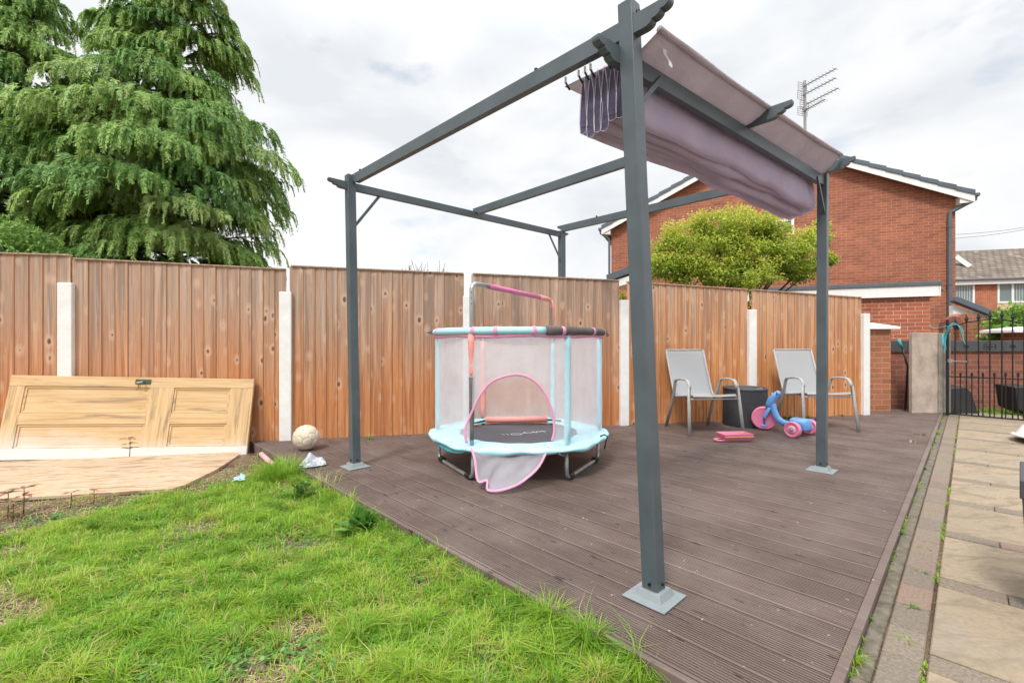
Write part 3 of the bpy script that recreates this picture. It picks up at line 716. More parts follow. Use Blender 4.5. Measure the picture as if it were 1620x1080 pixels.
# photo: V1-V0, V2-V3 and the two at the back (indices: 0 = front left, 1 = front right, 2 = right, 3 = back right, 4 = back left, 5 = left)
uleg(5, 0); uleg(2, 1); uleg(4, 3)
RZ = 1.188
rg = MB(); a0, a1 = math.radians(-75), math.radians(8)
aa = [a1+(2*PI-(a1-a0))*i/50 for i in range(51)]
rg.tube([ta(a, TR-.01, RZ) for a in aa], .027, 10); ringo = rg.build('top_ring', M['foam_blue'], tr, smooth=True)
rg2 = MB(); aa = [a0+(a1-a0)*i/18 for i in range(19)]
rg2.tube([ta(a, TR-.01, RZ) for a in aa], [.033-.006*i/18+.002*math.sin(i*2) for i in range(19)], 10); rg2.build('worn_grey_sleeve', M['foam_grey'], tr, smooth=True)
for k, dg in enumerate((-155, -118, -104, -82, -64, -38, -12, 40, 90, 140, 175)):
    b = MB(); a = math.radians(dg); b.tube([ta(a-.02, TR-.01, RZ), ta(a+.02, TR-.01, RZ)], .031, 10); b.build('strap', M['trim_pink'], tr, smooth=True)
hm = MB(); hm.grid(lambda i, j: ta(2*PI*i, TR-.005+.002*math.sin(i*60), RZ-.022-.026*j-.004*math.sin(i*47)), 96, 1); hm.build('net_hem', M['trim_pink'], tr, smooth=True, solid=.002)
for c, d in ((ta(math.radians(180), TR+.01, RZ), Vector((-1, 0, 0))), (ta(math.radians(-4), TR+.01, RZ-.01), Vector((.7, .3, -.2)))):
    b = MB(); b.add([c+Vector((.02, 0, .032)), c+Vector((.02, 0, -.025)), c+d*.075, c+Vector((.03, .05, .01))], [(0,1,2), (0,2,3), (1,3,2), (0,3,1)]); b.build('corner_flap', M['foam_grey'], tr)
# uprights with foam sleeves: front right, right, back right, back left, left = sleeve; front left is bare with a salmon stub
def upr(i, sleeve, z0, z1, mat, rr=.021):
    p = tv(i, TR-.02); m_ = MB(); m_.tube([p+Vector((0, 0, FZ)), p+Vector((0, 0, RZ))], .0125, 8); o = m_.build('upright', M['steel'], tr, smooth=True)
    if sleeve: s = MB(); s.tube([p+Vector((0, 0, lerp(z0, z1, k/8))) for k in range(9)], [rr*(1+.05*math.sin(k*2.3)) for k in range(9)], 12); s.build('foam_sleeve', mat, o, smooth=True)
    return o
upr(1, 1, .40, 1.16, M['foam_blue'], .024); upr(2, 1, .42, 1.13, M['foam_blue']); upr(3, 1, .40, 1.10, M['foam_blue']); upr(4, 1, .40, 1.12, M['foam_salmon'], .023); upr(5, 1, .42, 1.15, M['foam_blue'], .02)
# front-left tall pipe that carries the bar to the back-right corner
p0, p1 = tv(0, TR-.015), tv(3, TR-.03); zt = 1.527; d = (p1-p0); d.z = 0; Lh = d.length; d.normalize(); r_ = .055
pipe = [p0+Vector((0, 0, FZ)), p0+Vector((0, 0, zt-r_))]
for k in range(1, 7): a = k/6*PI/2; pipe.append(p0+Vector((0, 0, zt-r_+r_*math.sin(a)))+d*(r_-r_*math.cos(a)))
pipe.append(p0+d*.30+Vector((0, 0, zt)))
pipe2 = [p0+d*.30+Vector((0, 0, zt)), p1-d*.06+Vector((0, 0, zt-.012)), p1-d*.015+Vector((0, 0, zt-.05)), p1+Vector((0, 0, 1.18))]
b = MB(); b.tube(pipe, .0165, 10); pp = b.build('bar_pipe', M['steel'], tr, smooth=True)
b = MB(); b.tube(pipe2, .0125, 10); b.build('rear_pipe', M['steel'], tr, smooth=True)
for z in (1.38, 1.42, 1.46): hl = MB(); c = p0+Vector((0, -.0163, z)); hl.tube([c, c+Vector((0, -.002, 0))], .004, 8); hl.build('pin_hole', M['black'], pp)
b = MB(); b.tube([p0+d*.22+Vector((0, 0, zt)), p1-d*.28+Vector((0, 0, zt-.006))], .0205, 12); b.build('foam_grip', M['foam_pink'], tr, smooth=True)
b = MB(); b.tube([p1-d*.28+Vector((0, 0, zt-.006)), p1-d*.06+Vector((0, 0, zt-.012))], [.023, .02], 12); b.build('foam_grip', M['foam_salmon'], tr, smooth=True)
b = MB(); b.tube([p1-d*.03+Vector((0, 0, zt-.02)), p1-d*.0+Vector((0, 0, zt-.09)), p1+Vector((.006, 0, 1.21))], [.02, .022, .014], 12); b.build('foam_grip', M['foam_salmon'], tr, smooth=True)
b = MB(); b.tube([p0+Vector((0, -.004, z)) for z in (1.165, 1.10, 1.05, 1.0, .94, .90, .86)], [.026, .027, .024, .020, .014, .021, .012], 12); b.build('torn_sleeve', M['foam_salmon'], tr, smooth=True)
b = MB(); b.tube([p0+Vector((0, -.002, z)) for z in (.86, .8, .7, .6, .5, .42)], [.021, .019, .018, .019, .018, .018], 12); b.build('torn_sleeve', M['foam_grey'], tr, smooth=True)
# pad and mat
def padr(a): return TR+.028+.020*math.cos(6*a)
PZ = .368
pdm = MB(); na = 120
def padpt(i, j):
    a = 2*PI*i; w_ = .005*math.sin(a*23)+.006*noise.noise(Vector((math.cos(a)*6, math.sin(a)*6, j*3)))
    ri = .485+.006*math.sin(a*17)
    lo = .026+.012*math.sin(3*a+.6)**2+.007*math.sin(a*13)
    if j < .7: f = j/.7; return ta(a, lerp(ri, padr(a), f), PZ+.012*math.sin(PI*f)+w_*f)
    f = (j-.7)/.3; return ta(a, padr(a)+.010*math.sin(PI*f)-.012*f, PZ-lo*f+w_*(1-f))
pdm.grid(padpt, na, 14); pdo = pdm.build('safety_pad', M['pad_blue'], tr, smooth=True, solid=.004)
sk = MB(); a_, b_ = math.radians(-165), math.radians(-122)
sk.grid(lambda i, j: ta(lerp(a_, b_, i), padr(lerp(a_, b_, i))-.015, PZ-.030-.035*j*math.sin(PI*i)**.6), 20, 3); sk.build('pad_underside', M['teal'], tr, smooth=True, solid=.003)
mt = MB(); n_ = 48; mt.add([ta(2*PI*i/n_, .50, FZ+.006) for i in range(n_)], [tuple(range(n_))]); mto = mt.build('jump_mat', M['mat'], tr)
lg = MB()
def scrib(pts, r=.0035): lg.tube([Vector((x, y, FZ+.0085)) for x, y in pts], r, 4, flat=.3)
bx, by = TC.x+.03, 3.745
scrib([(bx-.05+.045*math.cos(t/14*2*PI), by+.03*math.sin(t/14*2*PI)) for t in range(15)])
scrib([(bx+.0, by+.03), (bx+.03, by+.07), (bx+.01, by+.08), (bx+.05, by+.035)])
scrib([(bx+.05, by+.08), (bx+.07, by+.05), (bx+.09, by+.09)]); scrib([(bx+.09, by+.11), (bx+.12, by+.07), (bx+.13, by+.12), (bx+.15, by+.1), (bx+.16, by+.13), (bx+.20, by+.11)], .005)
scrib([(bx-.11, by-.03), (bx-.13, by+.01)]); scrib([(bx-.14, by-.02), (bx-.17, by+.005)])
lg.build('logo', M['white'], mto)
b = MB(); b.tube([Vector((TC.x-.30, 4.215, PZ+.028)), Vector((TC.x+.0, 4.20, PZ+.030)), Vector((TC.x+.27, 4.215, PZ+.034))], .027, 12); b.build('foam_roll', M['foam_salmon'], tr, smooth=True)
b = MB(); b.tube([Vector((TC.x-.40, 4.12, PZ+.008)), Vector((TC.x-.30, 4.215, PZ+.02)), Vector((TC.x+.27, 4.215, PZ+.026)), Vector((TC.x+.40, 4.19, PZ+.02))], .009, 8); b.build('elastic_cord', M['black'], tr, smooth=True)
# net: five flat sides
def netside(i, j, name='net_panel'):
    p, q = tv(i, TR+.004), tv(j, TR+.004); m_ = MB()
    def f(a, b): c = p.lerp(q, a); o_ = (c-TC); o_.z = 0; o_.normalize(); bow = .05*math.sin(PI*a)*(.35+.65*(1-math.sin(PI*b)*.7)); c = c+o_*bow; c.z = lerp(PZ+.005, RZ-.02, b)+.0; return c+o_*.006*noise.noise(Vector((a*5, b*5, i)))
    m_.grid(f, 14, 12); return m_.build(name, M['net'], tr, smooth=True)
for i in range(1, 6): netside(i, (i+1) % 6)
# front side with the arched doorway
p, q = tv(0, TR+.004), tv(1, TR+.004)
arch = [(738, 700), (736, 678), (745, 655), (758, 628), (775, 606), (796, 596), (820, 592.5), (842, 600), (858, 616), (868, 634), (874, 655), (877, 680), (873, 697)]
def fr_pt(px, py):
    k = (px-810)/F; # intersect with slightly bowed front plane
    Y = p.y-.045*max(0, math.sin(PI*min(1, max(0, (k*3.2-p.x)/(q.x-p.x))))); return Vector((k*Y, Y, CZ-(py-543)/F*Y))
AR = [fr_pt(*c) for c in arch]
zb, ztp = PZ+.005, RZ-.02
outer = []
for i, c in enumerate(AR):
    f = i/(len(AR)-1)
    if f < .28: g_ = f/.28; c2 = Vector((p.x, p.y, lerp(zb, ztp, g_)))
    elif f > .72: g_ = (f-.72)/.28; c2 = Vector((q.x, q.y, lerp(ztp, zb, g_)))
    else: g_ = (f-.28)/.44; c2 = p.lerp(q, g_); c2.z = ztp; c2.y -= .045*math.sin(PI*g_)
    outer.append(c2)
m_ = MB()
for i in range(len(AR)-1): m_.add([AR[i], AR[i+1], outer[i+1], outer[i]], [(0,1,2,3)])
m_.build('door_net_panel', M['net'], tr, smooth=False)
def smooth_path(pts, n=6):
    r = []
    for i in range(len(pts)-1):
        a, b_, c, d_ = pts[max(0, i-1)], pts[i], pts[i+1], pts[min(len(pts)-1, i+2)]
        for k in range(n):
            t = k/n; r.append(.5*((2*b_)+(c-a)*t+(2*a-5*b_+4*c-d_)*t*t+(3*b_-a-3*c+d_)*t**3))
    r.append(pts[-1]); return r
ap = smooth_path([c+Vector((0, -.004, 0)) for c in AR], 5)
b = MB(); b.tube(ap, .0095, 6, flat=.35, up=(0, -1, 0)); b.build('doorway_trim', M['trim_pink'], tr, smooth=True)
# flap hanging out of the doorway onto the deck
FL = [(746, 706), (752, 725), (757, 757), (771, 756), (772, 770), (790, 772), (812, 765), (830, 755), (852, 735), (868, 704)]
FY = [3.17, 3.14, 3.10, 3.08, 3.04, 3.02, 3.03, 3.06, 3.10, 3.17]
fl = [P(x, min(y, 771), Y) for (x, y), Y in zip(FL, FY)]
for c in fl: c.z = max(c.z, DZ+.012)
flp = smooth_path(fl, 4); nfl = len(flp)
def flap(i, j):
    k = int(round(i*(nfl-1))); e_ = flp[k]; t_ = Vector((lerp(-.285, .265, i), 3.175-.02*math.sin(PI*i), FZ+.012))
    c = t_.lerp(e_, j); c.y += .022*math.sin(j*5+i*24)*j*(1-j)*4*.5-.03*j*math.sin(PI*i); return c
b = MB(); b.grid(flap, nfl-1, 10); b.build('door_flap', M['net2'], tr, smooth=True)
b = MB(); b.grid(lambda i, j: flap(i, j)+Vector((0, -.025-.02*math.sin(i*9), -.004)), nfl-1, 6); b.build('door_flap', M['net2'], tr, smooth=True)
b = MB(); b.tube([flap(i/(nfl-1), 1)+Vector((0, -.03, .0)) for i in range(nfl)], .0095, 6, flat=.4, up=(0, -1, 0)); b.build('flap_trim', M['trim_pink'], tr, smooth=True)
b = MB(); c = ta(math.radians(-22), padr(-.38)+.004, PZ-.01); b.tube([c+Vector((-.03, .0, .02)), c+Vector((0, -.012, .035)), c+Vector((.025, -.01, .02)), c+Vector((.01, -.016, -.02)), c+Vector((.0, -.016, -.075))], .006, 6); b.build('tie_strap', M['black'], tr, smooth=True)
b = MB(); c = ta(math.radians(-68), padr(-1.1)-.005, PZ-.03); b.tube([c+Vector((-.02, -.01, .01)), c+Vector((.015, -.012, -.012)), c+Vector((.03, -.01, .0))], .011, 6); b.build('tie_strap', M['black'], tr, smooth=True)

# ------------------------------------------------------------------ garden chairs
def garden_chair(label, loc, rz):
    t = thing('garden_chair', label, 'chair', loc, rz, 'grey sling garden chairs')
    # local: front = -Y
    hw = .27
    for s in (-1, 1):
        m_ = MB()
        pts = [(s*(hw+.035), -.30, 0), (s*(hw+.02), -.262, .30), (s*(hw+.008), -.235, .50)]
        for k in range(6): a = k/5*PI/2; pts.append((s*hw, -.235+.085*(1-math.cos(a)), .50+.085*math.sin(a)))
        pts += [(s*hw, -.06, .587), (s*hw, .03, .575)]
        for k in range(5): a = k/4*1.15; pts.append((s*hw, .03+.06*math.sin(a), .575-.06*(1-math.cos(a))*1.0-.0))
        pts += [(s*(hw-.01), .14, .40), (s*(hw-.02), .20, .30), (s*(hw-.01), .33, 0)]
        m_.tube(pts, .0115, 8, flat=1.75, up=(1, 0, 0)); m_.build('arm_leg', M['chair'], t, local=True, smooth=True)
    side = [(-.27, .408), (-.255, .425), (-.10, .405), (.12, .375), (.165, .385), (.20, .43), (.30, .67), (.385, .90)]
    for s in (-1, 1):
        m_ = MB(); m_.tube([(s*(hw-.035), y, z) for y, z in side], .012, 8); m_.build('side_rail', M['chair'], t, local=True, smooth=True)
    m_ = MB(); m_.tube([(-hw-.008, -.245, .385), (hw+.008, -.245, .385)], .013, 8, flat=.7); m_.build('front_rail', M['chair'], t, local=True, smooth=True)
    m_ = MB(); m_.tube([(-hw+.035, .385, .90), (hw-.035, .385, .90)], .011, 8); m_.build('top_rail', M['chair'], t, local=True, smooth=True)
    sp = smooth_path([Vector((0, y, z)) for y, z in side], 4); n_ = len(sp)-1
    m_ = MB(); m_.grid(lambda i, j: (lerp(-hw+.036, hw-.036, j), sp[int(round(i*n_))].y+.012*math.sin(PI*j)*math.sin(PI*i), sp[int(round(i*n_))].z-.018*math.sin(PI*j)*math.sin(PI*min(1, i*1.3)) +.002), n_, 12)
    m_.build('sling_seat', M['sling'], t, local=True, smooth=True, solid=.003)
    return t
garden_chair('grey sling garden chair on the left, with its front legs beside the pink toy tray', (2.13, 5.11, DZ), math.radians(7))
garden_chair('grey sling garden chair on the right, partly hidden by the right pergola post', (3.52, 5.32, DZ), math.radians(1))

# wicker drum
c = Vector((2.815, 5.50, DZ)); b = thing('wicker_drum', 'dark grey wicker drum table standing between the two garden chairs', 'side table', tuple(c))
m_ = MB(); m_.lathe([(.0, 0), (.245, 0), (.248, .02), (.242, .40), (.24, .425)], (0, 0, 0), 48); m_.build('drum', M['wicker'], b, local=True, smooth=False)
m_ = MB(); m_.lathe([(.243, .422), (.249, .43), (.248, .444), (.24, .452), (.225, .445), (.222, .425)], (0, 0, 0), 48); m_.build('rim', M['darkbox'], b, local=True, smooth=True)
m_ = MB(); m_.lathe([(.224, .43), (.15, .434), (.0, .434)], (0, 0, 0), 48); m_.build('table_top', M['darkbox'], b, local=True)
m_ = MB(); m_.bar((.01, -.235, .452), (.10, -.20, .455), .02, .012); m_.build('handle', M['steel'], b, local=True)

# ------------------------------------------------------------------ toy tricycle (local x = forward)
tk = thing('toy_tricycle', 'blue and pink plastic toddler tricycle in front of the wicker drum', 'tricycle', (3.07, 4.83, DZ), math.atan2(.86, -.5))
def wheel(parent, c, r, wdt, axis, name, hubm=None, disc=True):
    ax = Vector(axis).normalized(); q = ax.to_track_quat('Z', 'Y').to_matrix()
    m_ = MB(); m_.lathe([(r*.80, -wdt*.40), (r*.86, -wdt/2), (r*.97, -wdt*.42), (r, -wdt*.2), (r, wdt*.2), (r*.97, wdt*.42), (r*.86, wdt/2), (r*.80, wdt*.40)], c, 36, q)
    m_.lathe([(0.001, -wdt*.2), (r*.80, -wdt*.40)], c, 36, q); m_.lathe([(r*.80, wdt*.40), (0.001, wdt*.2)], c, 36, q)
    o = m_.build(name, M['toy_pink'], parent, local=True, smooth=True)
    if hubm:
        h_ = MB()
        for sg in (-1, 1):
            h_.lathe([(r*.52, sg*wdt*.30), (r*.50, sg*wdt*.46), (r*.24, sg*wdt*.50)], c, 24, q)
            for k in range(8):
                a = 2*PI*k/8; cc = Vector(c)+q @ Vector((r*.38*math.cos(a), r*.38*math.sin(a), sg*wdt*.52)); 
        h_.build('hub', M['toy_pale'], o, local=True, smooth=True)
        h2 = MB(); h2.lathe([(.001, -wdt*.60), (r*.17, -wdt*.56), (r*.2, 0), (r*.17, wdt*.56), (.001, wdt*.60)], c, 16, q); h2.build('hub_cap', M['toy_pink'], o, local=True, smooth=True)
    return o
wheel(tk, (0, .165, .082), .082, .055, (0, 1, 0), 'rear_wheel', True); wheel(tk, (0, -.165, .082), .082, .055, (0, 1, 0), 'rear_wheel', True)
yaw = math.radians(30); fd = Vector((math.cos(yaw), math.sin(yaw), 0)); fx = Vector((-math.sin(yaw), math.cos(yaw), 0))
FWc = Vector((.40, 0, .132))
wheel(tk, FWc, .132, .05, fx, 'front_wheel')
m_ = MB(); m_.tube(smooth_path([Vector(q) for q in ((.335, 0, .315), (.305, 0, .29), (.285, 0, .22), (.245, 0, .145), (.17, 0, .105), (.08, 0, .105), (0, 0, .13))], 5), .036, 12, flat=.75, up=(0, 1, 0)); m_.build('body', M['toy_blue'], tk, local=True, smooth=True)
m_ = MB(); m_.add([(x, y, z) for x in (-.075, .09) for y, z in ((-.075, .06), (.075, .06), (.085, .155), (.05, .185), (-.05, .185), (-.085, .155))], [(5,4,3,2,1,0), (6,7,8,9,10,11)]+[(k, (k+1) % 6, 6+(k+1) % 6, 6+k) for k in range(6)]); seat = m_.build('seat', M['toy_blue'], tk, local=True, bevel=.018, smooth=True)
m_ = MB(); m_.tube([(0, -.15, .082), (0, .15, .082)], .012, 8); m_.build('axle', M['toy_navy'], tk, local=True)
hdp = Vector((.335, 0, .30))
for s in (-1, 1):
    m_ = MB(); m_.tube([hdp+Vector((0, 0, 0)), hdp+fx*s*.035+Vector((.015, 0, -.06)), FWc+fx*s*.042+Vector((0, 0, .02)), FWc+fx*s*.042], [.024, .022, .018, .02], 10, flat=.6); m_.build('fork_leg', M['toy_blue'], tk, local=True, smooth=True)
    m_ = MB(); m_.box(FWc+fx*s*.075+Vector((0, 0, -.075*s)), (.055, .05, .022), Matrix.Rotation(yaw, 3, 'Z')); m_.build('pedal', M['toy_blue'], tk, local=True, bevel=.008)
    m_ = MB(); m_.tube([FWc+fx*s*.045, FWc+fx*s*.055+Vector((0, 0, -.075*s))], .009, 8); m_.build('crank', M['toy_navy'], tk, local=True)
m_ = MB(); m_.tube([hdp+Vector((.015, 0, -.05)), hdp, hdp+Vector((-.025, 0, .05)), hdp+Vector((-.055, 0, .09)), hdp+Vector((-.085, 0, .13))], [.034, .044, .046, .036, .028], 12); m_.build('handlebar_head', M['toy_blue'], tk, local=True, smooth=True)
m_ = MB(); m_.tube([hdp+Vector((-.088, 0, .135))-fx*.10+Vector((-.02, 0, -.005)), hdp+Vector((-.085, 0, .14))-fx*.045, hdp+Vector((-.085, 0, .14))+fx*.045, hdp+Vector((-.088, 0, .135))+fx*.10+Vector((-.02, 0, -.005))], .0165, 10); m_.build('handlebar', M['toy_blue'], tk, local=True, smooth=True)
m_ = MB(); c = hdp-fx*.047+Vector((-.005, 0, .015)); m_.lathe([(.001, .006), (.018, .004), (.021, -.004)], c, 16, (-fx).to_track_quat('Z', 'Y').to_matrix()); m_.build('badge', M['toy_navy'], tk, local=True)
m_ = MB(); m_.add([hdp-fx*.04+Vector((-.02, 0, .06)), hdp-fx*.042+Vector((-.05, 0, .03)), hdp-fx*.04+Vector((-.045, 0, .12)), hdp-fx*.04+Vector((-.02, 0, .125))], [(0,1,2,3)]); m_.build('decal', M['white'], tk, local=True, solid=.002)
m_ = MB(); m_.box(FWc-fx*.038+Vector((.02, 0, .045)), (.11, .012, .05), Matrix.Rotation(yaw, 3, 'Z') @ Matrix.Rotation(-.7, 3, 'Y')); m_.build('fork_cover', M['white'], tk, local=True, bevel=.003)

# pink toy tray
ty = thing('toy_tray', 'small pink plastic toy tray with an orange rim lying on the deck', 'toy', (2.25, 4.60, DZ), math.radians(6))
def tray(i_r, o_r):
    prof = [(-1, -1), (1, -1), (1, 1), (-1, 1)]; m_ = MB()
    lv = [(.125, .055, .004), (.155, .085, .075), (.150, .080, .075), (.120, .050, .010)]
    vs = [(a*x, b*y, z) for x, y, z in lv for a, b in prof]
    m_.add(vs, [(3,2,1,0)]+[(q*4+k, q*4+(k+1) % 4, q*4+4+(k+1) % 4, q*4+4+k) for q in range(3) for k in range(4)]+[(12,13,14,15)]); return m_
tray(0, 0).build('tray', M['toy_pink'], ty, local=True, bevel=.004)
m_ = MB(); m_.tube([(-.150, -.083, .05), (.150, -.083, .05), (.168, -.03, .05), (.168, .03, .05)], .006, 6); m_.build('rim', M['toy_yellow'], ty, local=True, smooth=True)
m_ = MB(); m_.tube([(-.13, -.05, .012), (-.19, -.055, .014), (-.225, -.03, .016), (-.22, .0, .018), (-.18, .015, .018), (-.13, .01, .02)], .010, 8); m_.build('handle', M['toy_pink'], ty, local=True, smooth=True)
m_ = MB(); m_.box((.10, .03, .045), (.07, .01, .06), Matrix.Rotation(.8, 3, 'Z')); m_.build('divider', M['toy_pale'], ty, local=True, bevel=.002)

# football
bc = Vector((-1.90, 4.20, DZ+.113)); fb_ = thing('football', 'scuffed cream football resting on the deck by the white post', 'ball', (bc.x, bc.y, DZ))
bm = bmesh.new(); bmesh.ops.create_icosphere(bm, subdivisions=5, radius=.114)
seams = []
ico = bmesh.new(); bmesh.ops.create_icosphere(ico, subdivisions=1, radius=1.0); iv = [v_.co.normalized() for v_ in ico.verts]; edges = [(e_.verts[0].co.normalized(), e_.verts[1].co.normalized()) for e_ in ico.edges]; ico.free()
rotm = Matrix.Rotation(.5, 3, 'X') @ Matrix.Rotation(.8, 3, 'Z')
# truncated-icosahedron seam network
pts3 = {}
for a, b in edges:
    p1_, p2_ = (a*2+b).normalized(), (a+b*2).normalized(); seams.append((p1_, p2_)); pts3.setdefault(tuple(round(x, 3) for x in a), []).append(p1_); pts3.setdefault(tuple(round(x, 3) for x in b), []).append(p2_)
for k_, lst in pts3.items():
    for i, a in enumerate(lst):
        for b in lst[i+1:]:
            if (a-b).length < .47: seams.append((a, b))
seams = [(rotm @ a, rotm @ b) for a, b in seams]
m_ = MB(); m_.add([v_.co for v_ in bm.verts], [tuple(v_.index for v_ in f.verts) for f in bm.faces]); bm.free()
for i, v_ in enumerate(m_.v):   # pillow the panels: groove along seams, slight deflation
    n_ = Vector(v_).normalized(); dmin = min((n_-(a+(b-a)*max(0, min(1, (n_-a).dot(b-a)/(b-a).length_squared)))).length for a, b in seams)
    k_ = 1-.035*math.exp(-(dmin/.05)**2); m_.v[i] = tuple(n_*.115*k_*(1+.02*noise.noise(n_*2))+Vector((0, 0, .113)))
bo = m_.build('leather_ball', M['ball'], fb_, local=True, smooth=True)
m_ = MB()
for a, b in seams: m_.tube([a.lerp(b, t).normalized()*.1117+Vector((0, 0, .113)) for t in (0, .33, .66, 1)], .0011, 4)
m_.build('seam', M['seam'], fb_, local=True)

# litter
def crumple(name, label, cat, c, size, mat, seed, h=.06):
    m_ = MB()
    def f(i, j):
        x, y = (i-.5)*size[0], (j-.5)*size[1]; q = Vector((i*3+seed, j*3, seed*2)); z = abs(noise.noise(q))*h*2.2*math.sin(PI*i)**.5*math.sin(PI*j)**.5+.004
        return (x+noise.noise(q*1.7)*.03, y+noise.noise(q*1.3+Vector((5, 1, 2)))*.03, z)
    m_.grid(f, 14, 12); return tag(m_.build(name, mat, loc=c, rotz=seed, local=True, solid=.0015), label, cat)
crumple('plastic_bag', 'crumpled pale plastic bag on the lawn edge of the deck', 'bag', (-1.60, 3.66, DZ+.005), (.17, .14), M['litter'], .7, .075)
c2 = G(379, 762, .05); crumple('litter_scrap', 'pale blue litter scrap in the grass near the board', 'litter', (c2.x, c2.y, gz(c2.x, c2.y)+.035), (.11, .07), M['litter2'], 2.1, .03)
c3 = G(413, 721, .10); c4 = G(434, 742, .02); m_ = MB(); m_.tube([c3+Vector((0, 0, .02)), c3.lerp(c4, .5)+Vector((.01, -.01, .02)), c4+Vector((0, 0, .035))], [.02, .021, .02], 12)
tag(m_.build('foam_tube', simple('faded_pink_foam', (.78, .42, .42), .7), loc=(c4.x, c4.y, .03), smooth=True), 'short pink foam tube leaning on the corner of the deck', 'foam tube')

# ------------------------------------------------------------------ leaning door and board
TL, TRt = Vector((-4.50, 4.10, .81)), Vector((-2.585, 4.535, .755))
BL, BR = Vector((-4.475, 3.955, .085)), Vector((-2.555, 4.395, .015))
ux = (BR-BL).normalized(); wv = (TL-BL); wv = (wv-ux*wv.dot(ux)); H_ = wv.length; wv.normalize(); nv = ux.cross(wv)
DM = Matrix(((ux.x, wv.x, nv.x, BL.x), (ux.y, wv.y, nv.y, BL.y), (ux.z, wv.z, nv.z, BL.z), (0, 0, 0, 1)))
LD = (BR-BL).length
dr = thing('old_door', 'stripped pine panel door lying on its side against the fence', 'door', mat4=DM)
def dbox(mb, x0, x1, y0, y1, z0, z1, rnd=None): mb.box(((x0+x1)/2, (y0+y1)/2, (z0+z1)/2), (x1-x0, y1-y0, z1-z0), rnd=R.random() if rnd is None else rnd)
m_ = MB(); dbox(m_, 0, LD, 0, .095, 0, .038); m_.build('stile', M['doorw'], dr, local=True, bevel=.002)
m_ = MB(); dbox(m_, 0, LD, H_-.095, H_, 0, .038); st_ = m_.build('stile', M['doorh'], dr, local=True, bevel=.002)
for x0, x1 in ((.0, .115), (1.09, 1.29), (LD-.20, LD)): m_ = MB(); dbox(m_, x0, x1, .0955, H_-.0955, .0005, .0375); m_.build('cross_rail', M['doorv'], dr, local=True, bevel=.002)
ym = H_*.48
for x0, x1 in ((.1155, 1.0895), (1.2905, LD-.2005)):
    m_ = MB(); dbox(m_, x0, x1, ym-.05, ym+.05, .0005, .037); m_.build('muntin', M['doorh'], dr, local=True, bevel=.002)
    for y0, y1 in ((.0955, ym-.0505), (ym+.0505, H_-.0955)):
        m_ = MB(); dbox(m_, x0, x1, y0, y1, .012, .022); pn = m_.build('panel', M['doorh'], dr, local=True)
        m_ = MB(); b_ = .018
        for (a0, a1, c0, c1) in ((x0, x1, y0, y0+b_), (x0, x1, y1-b_, y1), (x0, x0+b_, y0+b_, y1-b_), (x1-b_, x1, y0+b_, y1-b_)):
            dbox(m_, a0, a1, c0, c1, .0221, .030, .3)
        m_.build('moulding', M['doorh'], pn, local=True, bevel=.004)
m_ = MB(); dbox(m_, .965, 1.09, H_-.065, H_-.02, .0385, .046); lk = m_.build('lock', M['brass'], dr, local=True, bevel=.003)
m_ = MB(); m_.tube([(1.03, H_-.045, .045), (1.035, H_-.05, .08), (1.0, H_-.06, .09)], .008, 8); m_.build('knob_spindle', M['steel'], lk, local=True)
m_ = MB(); m_.tube([(1.0, H_-.06, .046), (.995, H_-.09, .05), (1.0, H_-.115, .052), (.985, H_-.125, .052)], .003, 6); m_.build('latch_wire', M['brass'], lk, local=True)

nb2 = [(-5.6, 3.72), (-5.4, 2.56), (-2.70, 3.19), (-2.44, 3.27), (-2.41, 3.36), (-2.44, 3.745), (-2.55, 4.26), (-2.62, 4.345)]
m_ = MB(); zt_ = lambda x, y: .062+(-x-2.6)*.010
m_.prism(nb2, lambda a, b, c: Vector((a, b, zt_(a, b)+c-.0)), -.022, 0)
tag(m_.build('particle_board', M['osb'], loc=(-3.4, 3.5, .08), rotz=FA, bevel=.002), 'peeling particle board sheet lying on the soil in front of the old door', 'board')

# ------------------------------------------------------------------ brick pier, low wall, slab, gate
pc = Vector((5.06, 6.50, 0))
pr = thing('brick_pier', 'orange brick pier with a white cap at the end of the fence', 'pier', (pc.x, pc.y, 0))
m_ = MB(); m_.box((.175, .175, .65), (.35, .35, 1.30)); m_.build('pier_shaft', M['brick_pier'], pr, local=True)
m_ = MB(); q = [(-.06, -.06), (.44, -.06), (.44, .42), (-.06, .42)]
m_.add([(a, b, 1.301) for a, b in q]+[(a, b, 1.335) for a, b in q]+[(.10, .16, 1.40), (.22, .16, 1.40), (.22, .26, 1.40), (.10, .26, 1.40)], [(0,1,2,3)]+[(k, (k+1) % 4, 4+(k+1) % 4, 4+k) for k in range(4)]+[(4+k, 4+(k+1) % 4, 8+(k+1) % 4, 8+k) for k in range(4)]+[(8,9,10,11)])
m_.build('cap', M['white_concrete'], pr, local=True, bevel=.004)
lw = thing('low_wall', 'low brick wall with dark coping running behind the iron gate', 'wall', (5.42, 6.95, -.05))
m_ = MB(); m_.box((2.6, .11, .5), (5.2, .22, 1.03)); m_.build('brickwork', M['brick_dark'], lw, local=True)
m_ = MB(); x = 0
while x < 5.1: m_.box((x+.3, .11, 1.108), (.592, .29, .17), rnd=R.random()); x += .6
m_.build('coping', M['coping'], lw, local=True, bevel=.008)

